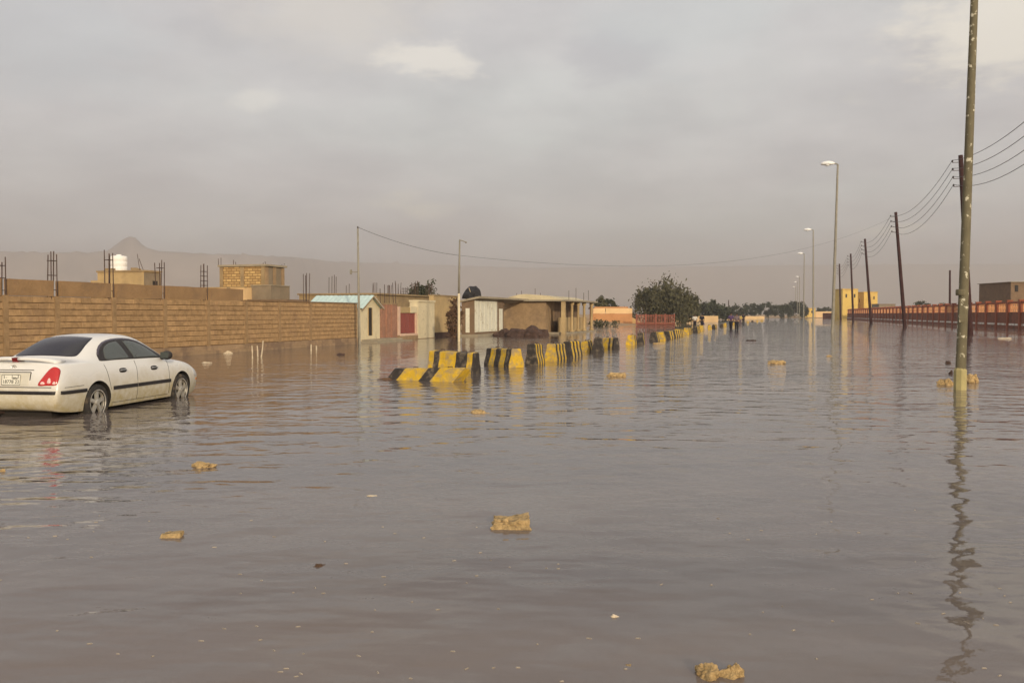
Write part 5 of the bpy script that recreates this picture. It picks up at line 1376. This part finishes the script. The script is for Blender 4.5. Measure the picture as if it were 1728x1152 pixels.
# spoiler: two-legged wing with a red brake light in the middle gap
def spoil(y0, y1):
    q = MB(); n = 10; vs = []
    for k in range(n + 1):
        y = y0 + (y1 - y0) * k / n; t = abs(y) / .66
        zc_ = 1.078 - 0.055 * t ** 3; xx = 0.13 + 0.10 * t ** 2
        vs += [(xx - .01, y, zc_ - .012), (xx, y, zc_ - .036), (xx + .20, y, zc_ - .010), (xx + .22, y, zc_ + .004), (xx + .10, y, zc_ + .020), (xx + .005, y, zc_ + .012)]
    q.v = vs; m_ = 6
    q.f = [(k * m_ + i, k * m_ + (i + 1) % m_, (k + 1) * m_ + (i + 1) % m_, (k + 1) * m_ + i) for k in range(n) for i in range(m_)] + [tuple(range(m_)), tuple(range(n * m_, n * m_ + m_))]; q.m = [0] * len(q.f)
    return q
sp = spoil(.055, .67).build('spoiler', pm, car, True, fix=True); sp2 = spoil(-.055, -.67).build('spoiler', pm, car, True, fix=True)
for y in (.62, -.62):
    q = MB(); q.box(.24, .38, y - .03, y + .03, .97, 1.025); q.build('spoiler_foot', pm, sp if y > 0 else sp2)
q = MB(); q.hexa([(.15, -.05, 1.0), (.3, -.05, 1.0), (.3, .05, 1.0), (.15, .05, 1.0)], [(.135, -.055, 1.085), (.3, -.055, 1.088), (.3, .055, 1.088), (.135, .055, 1.085)]); q.build('brake_light', simple('dark_red_lens', (0.16, 0.012, 0.012), 0.2, 0.6), car)
# number plate
ph_, pn_, _, _ = bvh.ray_cast(Vector((-2, 0, .74)), Vector((1, 0, 0)))
pl = link('number_plate', None, car)
q = MB(); q.box(-.010, .0, -.165, .165, -.085, .085)
bpy.data.objects.remove(pl); pl = q.build('number_plate', M['plate'], car); pl.location = (ph_.x - 0.004, 0, .742); pl.rotation_euler = (0, R(6), 0)
q = MB()
for (a, b_) in (((-.16, -.08), (.16, -.08)), ((.16, -.08), (.16, .08)), ((.16, .08), (-.16, .08)), ((-.16, .08), (-.16, -.08))): q.tube((-.011, *a), (-.011, *b_), 0.004, n=4)
q.build('plate_border', M['ink'], pl)
def text_mesh(body_, size, parent, loc, name):
    cu = bpy.data.curves.new(name, 'FONT'); cu.body = body_; cu.size = size; cu.align_x = 'CENTER'; cu.align_y = 'CENTER'; cu.extrude = 0.001
    to = bpy.data.objects.new('tmp', cu); COL.objects.link(to); dg = bpy.context.evaluated_depsgraph_get()
    m_ = bpy.data.meshes.new_from_object(to.evaluated_get(dg)); bpy.data.objects.remove(to)
    m_.materials.clear(); m_.materials.append(M['ink']); o = link(name, m_, parent); o.location = loc; o.rotation_euler = (R(90), 0, R(-90)); return o
text_mesh('18778 22', 0.078, pl, (-.012, 0, -.032), 'plate_number')
text_mesh('5 -', 0.062, pl, (-.012, .10, .042), 'plate_number')
q = MB()                                                      # country word in Arabic script, drawn as strokes
def strk(pts, r=0.0055): q.path([(-.012, -y, z) for y, z in pts], r, 4)
strk([(.125, .075), (.125, .03), (.115, .024), (.10, .024), (.085, .026)]); strk([(.085, .045), (.085, .026), (.065, .024)]); strk([(.065, .044), (.065, .026), (.045, .024)]); strk([(.045, .046), (.043, .026), (.03, .024)]); strk([(.02, .07), (.02, .024), (.03, .024)])
for y, z in ((.098, .012), (.088, .012), (.066, .012), (.05, .012), (.04, .012)): strk([(y - .002, z), (y + .002, z)], 0.005)
q.build('plate_script', M['ink'], pl)
# badge: oval ring with a slanted H
bh, bn_, _, _ = bvh.ray_cast(Vector((-2, 0, .955)), Vector((1, 0, 0)))
q = MB(); ex = bh.x - .006
rg_ = [(ex, .045 * math.cos(a), .945 + .024 * math.sin(a)) for a in [2 * math.pi * k / 18 for k in range(19)]]
q.path(rg_, 0.004, 5)
q.tube((ex, .022, .926), (ex, .012, .964), 0.005, n=5); q.tube((ex, -.012, .926), (ex, -.022, .964), 0.005, n=5); q.path([(ex, .017, .942), (ex, .0, .949), (ex, -.017, .946)], 0.005, 5)
q.build('badge', M['chrome'], car)
# wheels
def wheel(x, s):
    w = link('wheel', None, car); w.location = (x, s * 0.745, 0.31); w.empty_display_size = 0.1
    q = MB(); pr_ = [(0.19, -.09), (.225, -.10), (.275, -.10), (.298, -.085), (.305, -.05), (.305, .05), (.298, .085), (.275, .10), (.225, .10), (.19, .09), (.19, -.09)]
    q.lathe(pr_, 40, 'Y', cap=False); ty = q.build('tyre', M['tyre'], w, True, fix=True)
    q = MB(); so = s * 1.0
    q.lathe([(.222, s * .075), (.222, s * .098), (.20, s * .098), (.188, s * .07), (.185, s * .02)], 36, 'Y', cap=False)
    for k in range(5):
        a = 2 * math.pi * k / 5 + 0.3
        d = Vector((math.cos(a), 0, math.sin(a))); t_ = Vector((-d.z, 0, d.x))
        def pt(r, w_, y): return d * r + t_ * w_ + Vector((0, s * y, 0))
        q.hexa([pt(.04, -.03, .05), pt(.04, .03, .05), pt(.2, .042, .05), pt(.2, -.042, .05)], [pt(.04, -.024, .088), pt(.04, .024, .088), pt(.2, .034, .082), pt(.2, -.034, .082)])
    q.lathe([(.055, s * .05), (.055, s * .092), (.04, s * .098), (.005, s * .098)], 16, 'Y')
    rm = q.build('rim', M['rim'], w, False, fix=True)
    q = MB(); q.lathe([(.186, s * .03), (.005, s * .03)], 24, 'Y'); q.build('brake_drum', M['dark'], w)
for (x, z) in WHX:
    for s in (-1, 1): wheel(x, s)
q = MB(); q.box(.3, 4.2, -.5, .5, .14, .23); q.build('underbody', M['dark'], car)
q = MB(); q.tube((.05, .35, .2), (.5, .35, .21), .025, n=8); q.build('exhaust', M['rebar'], car)
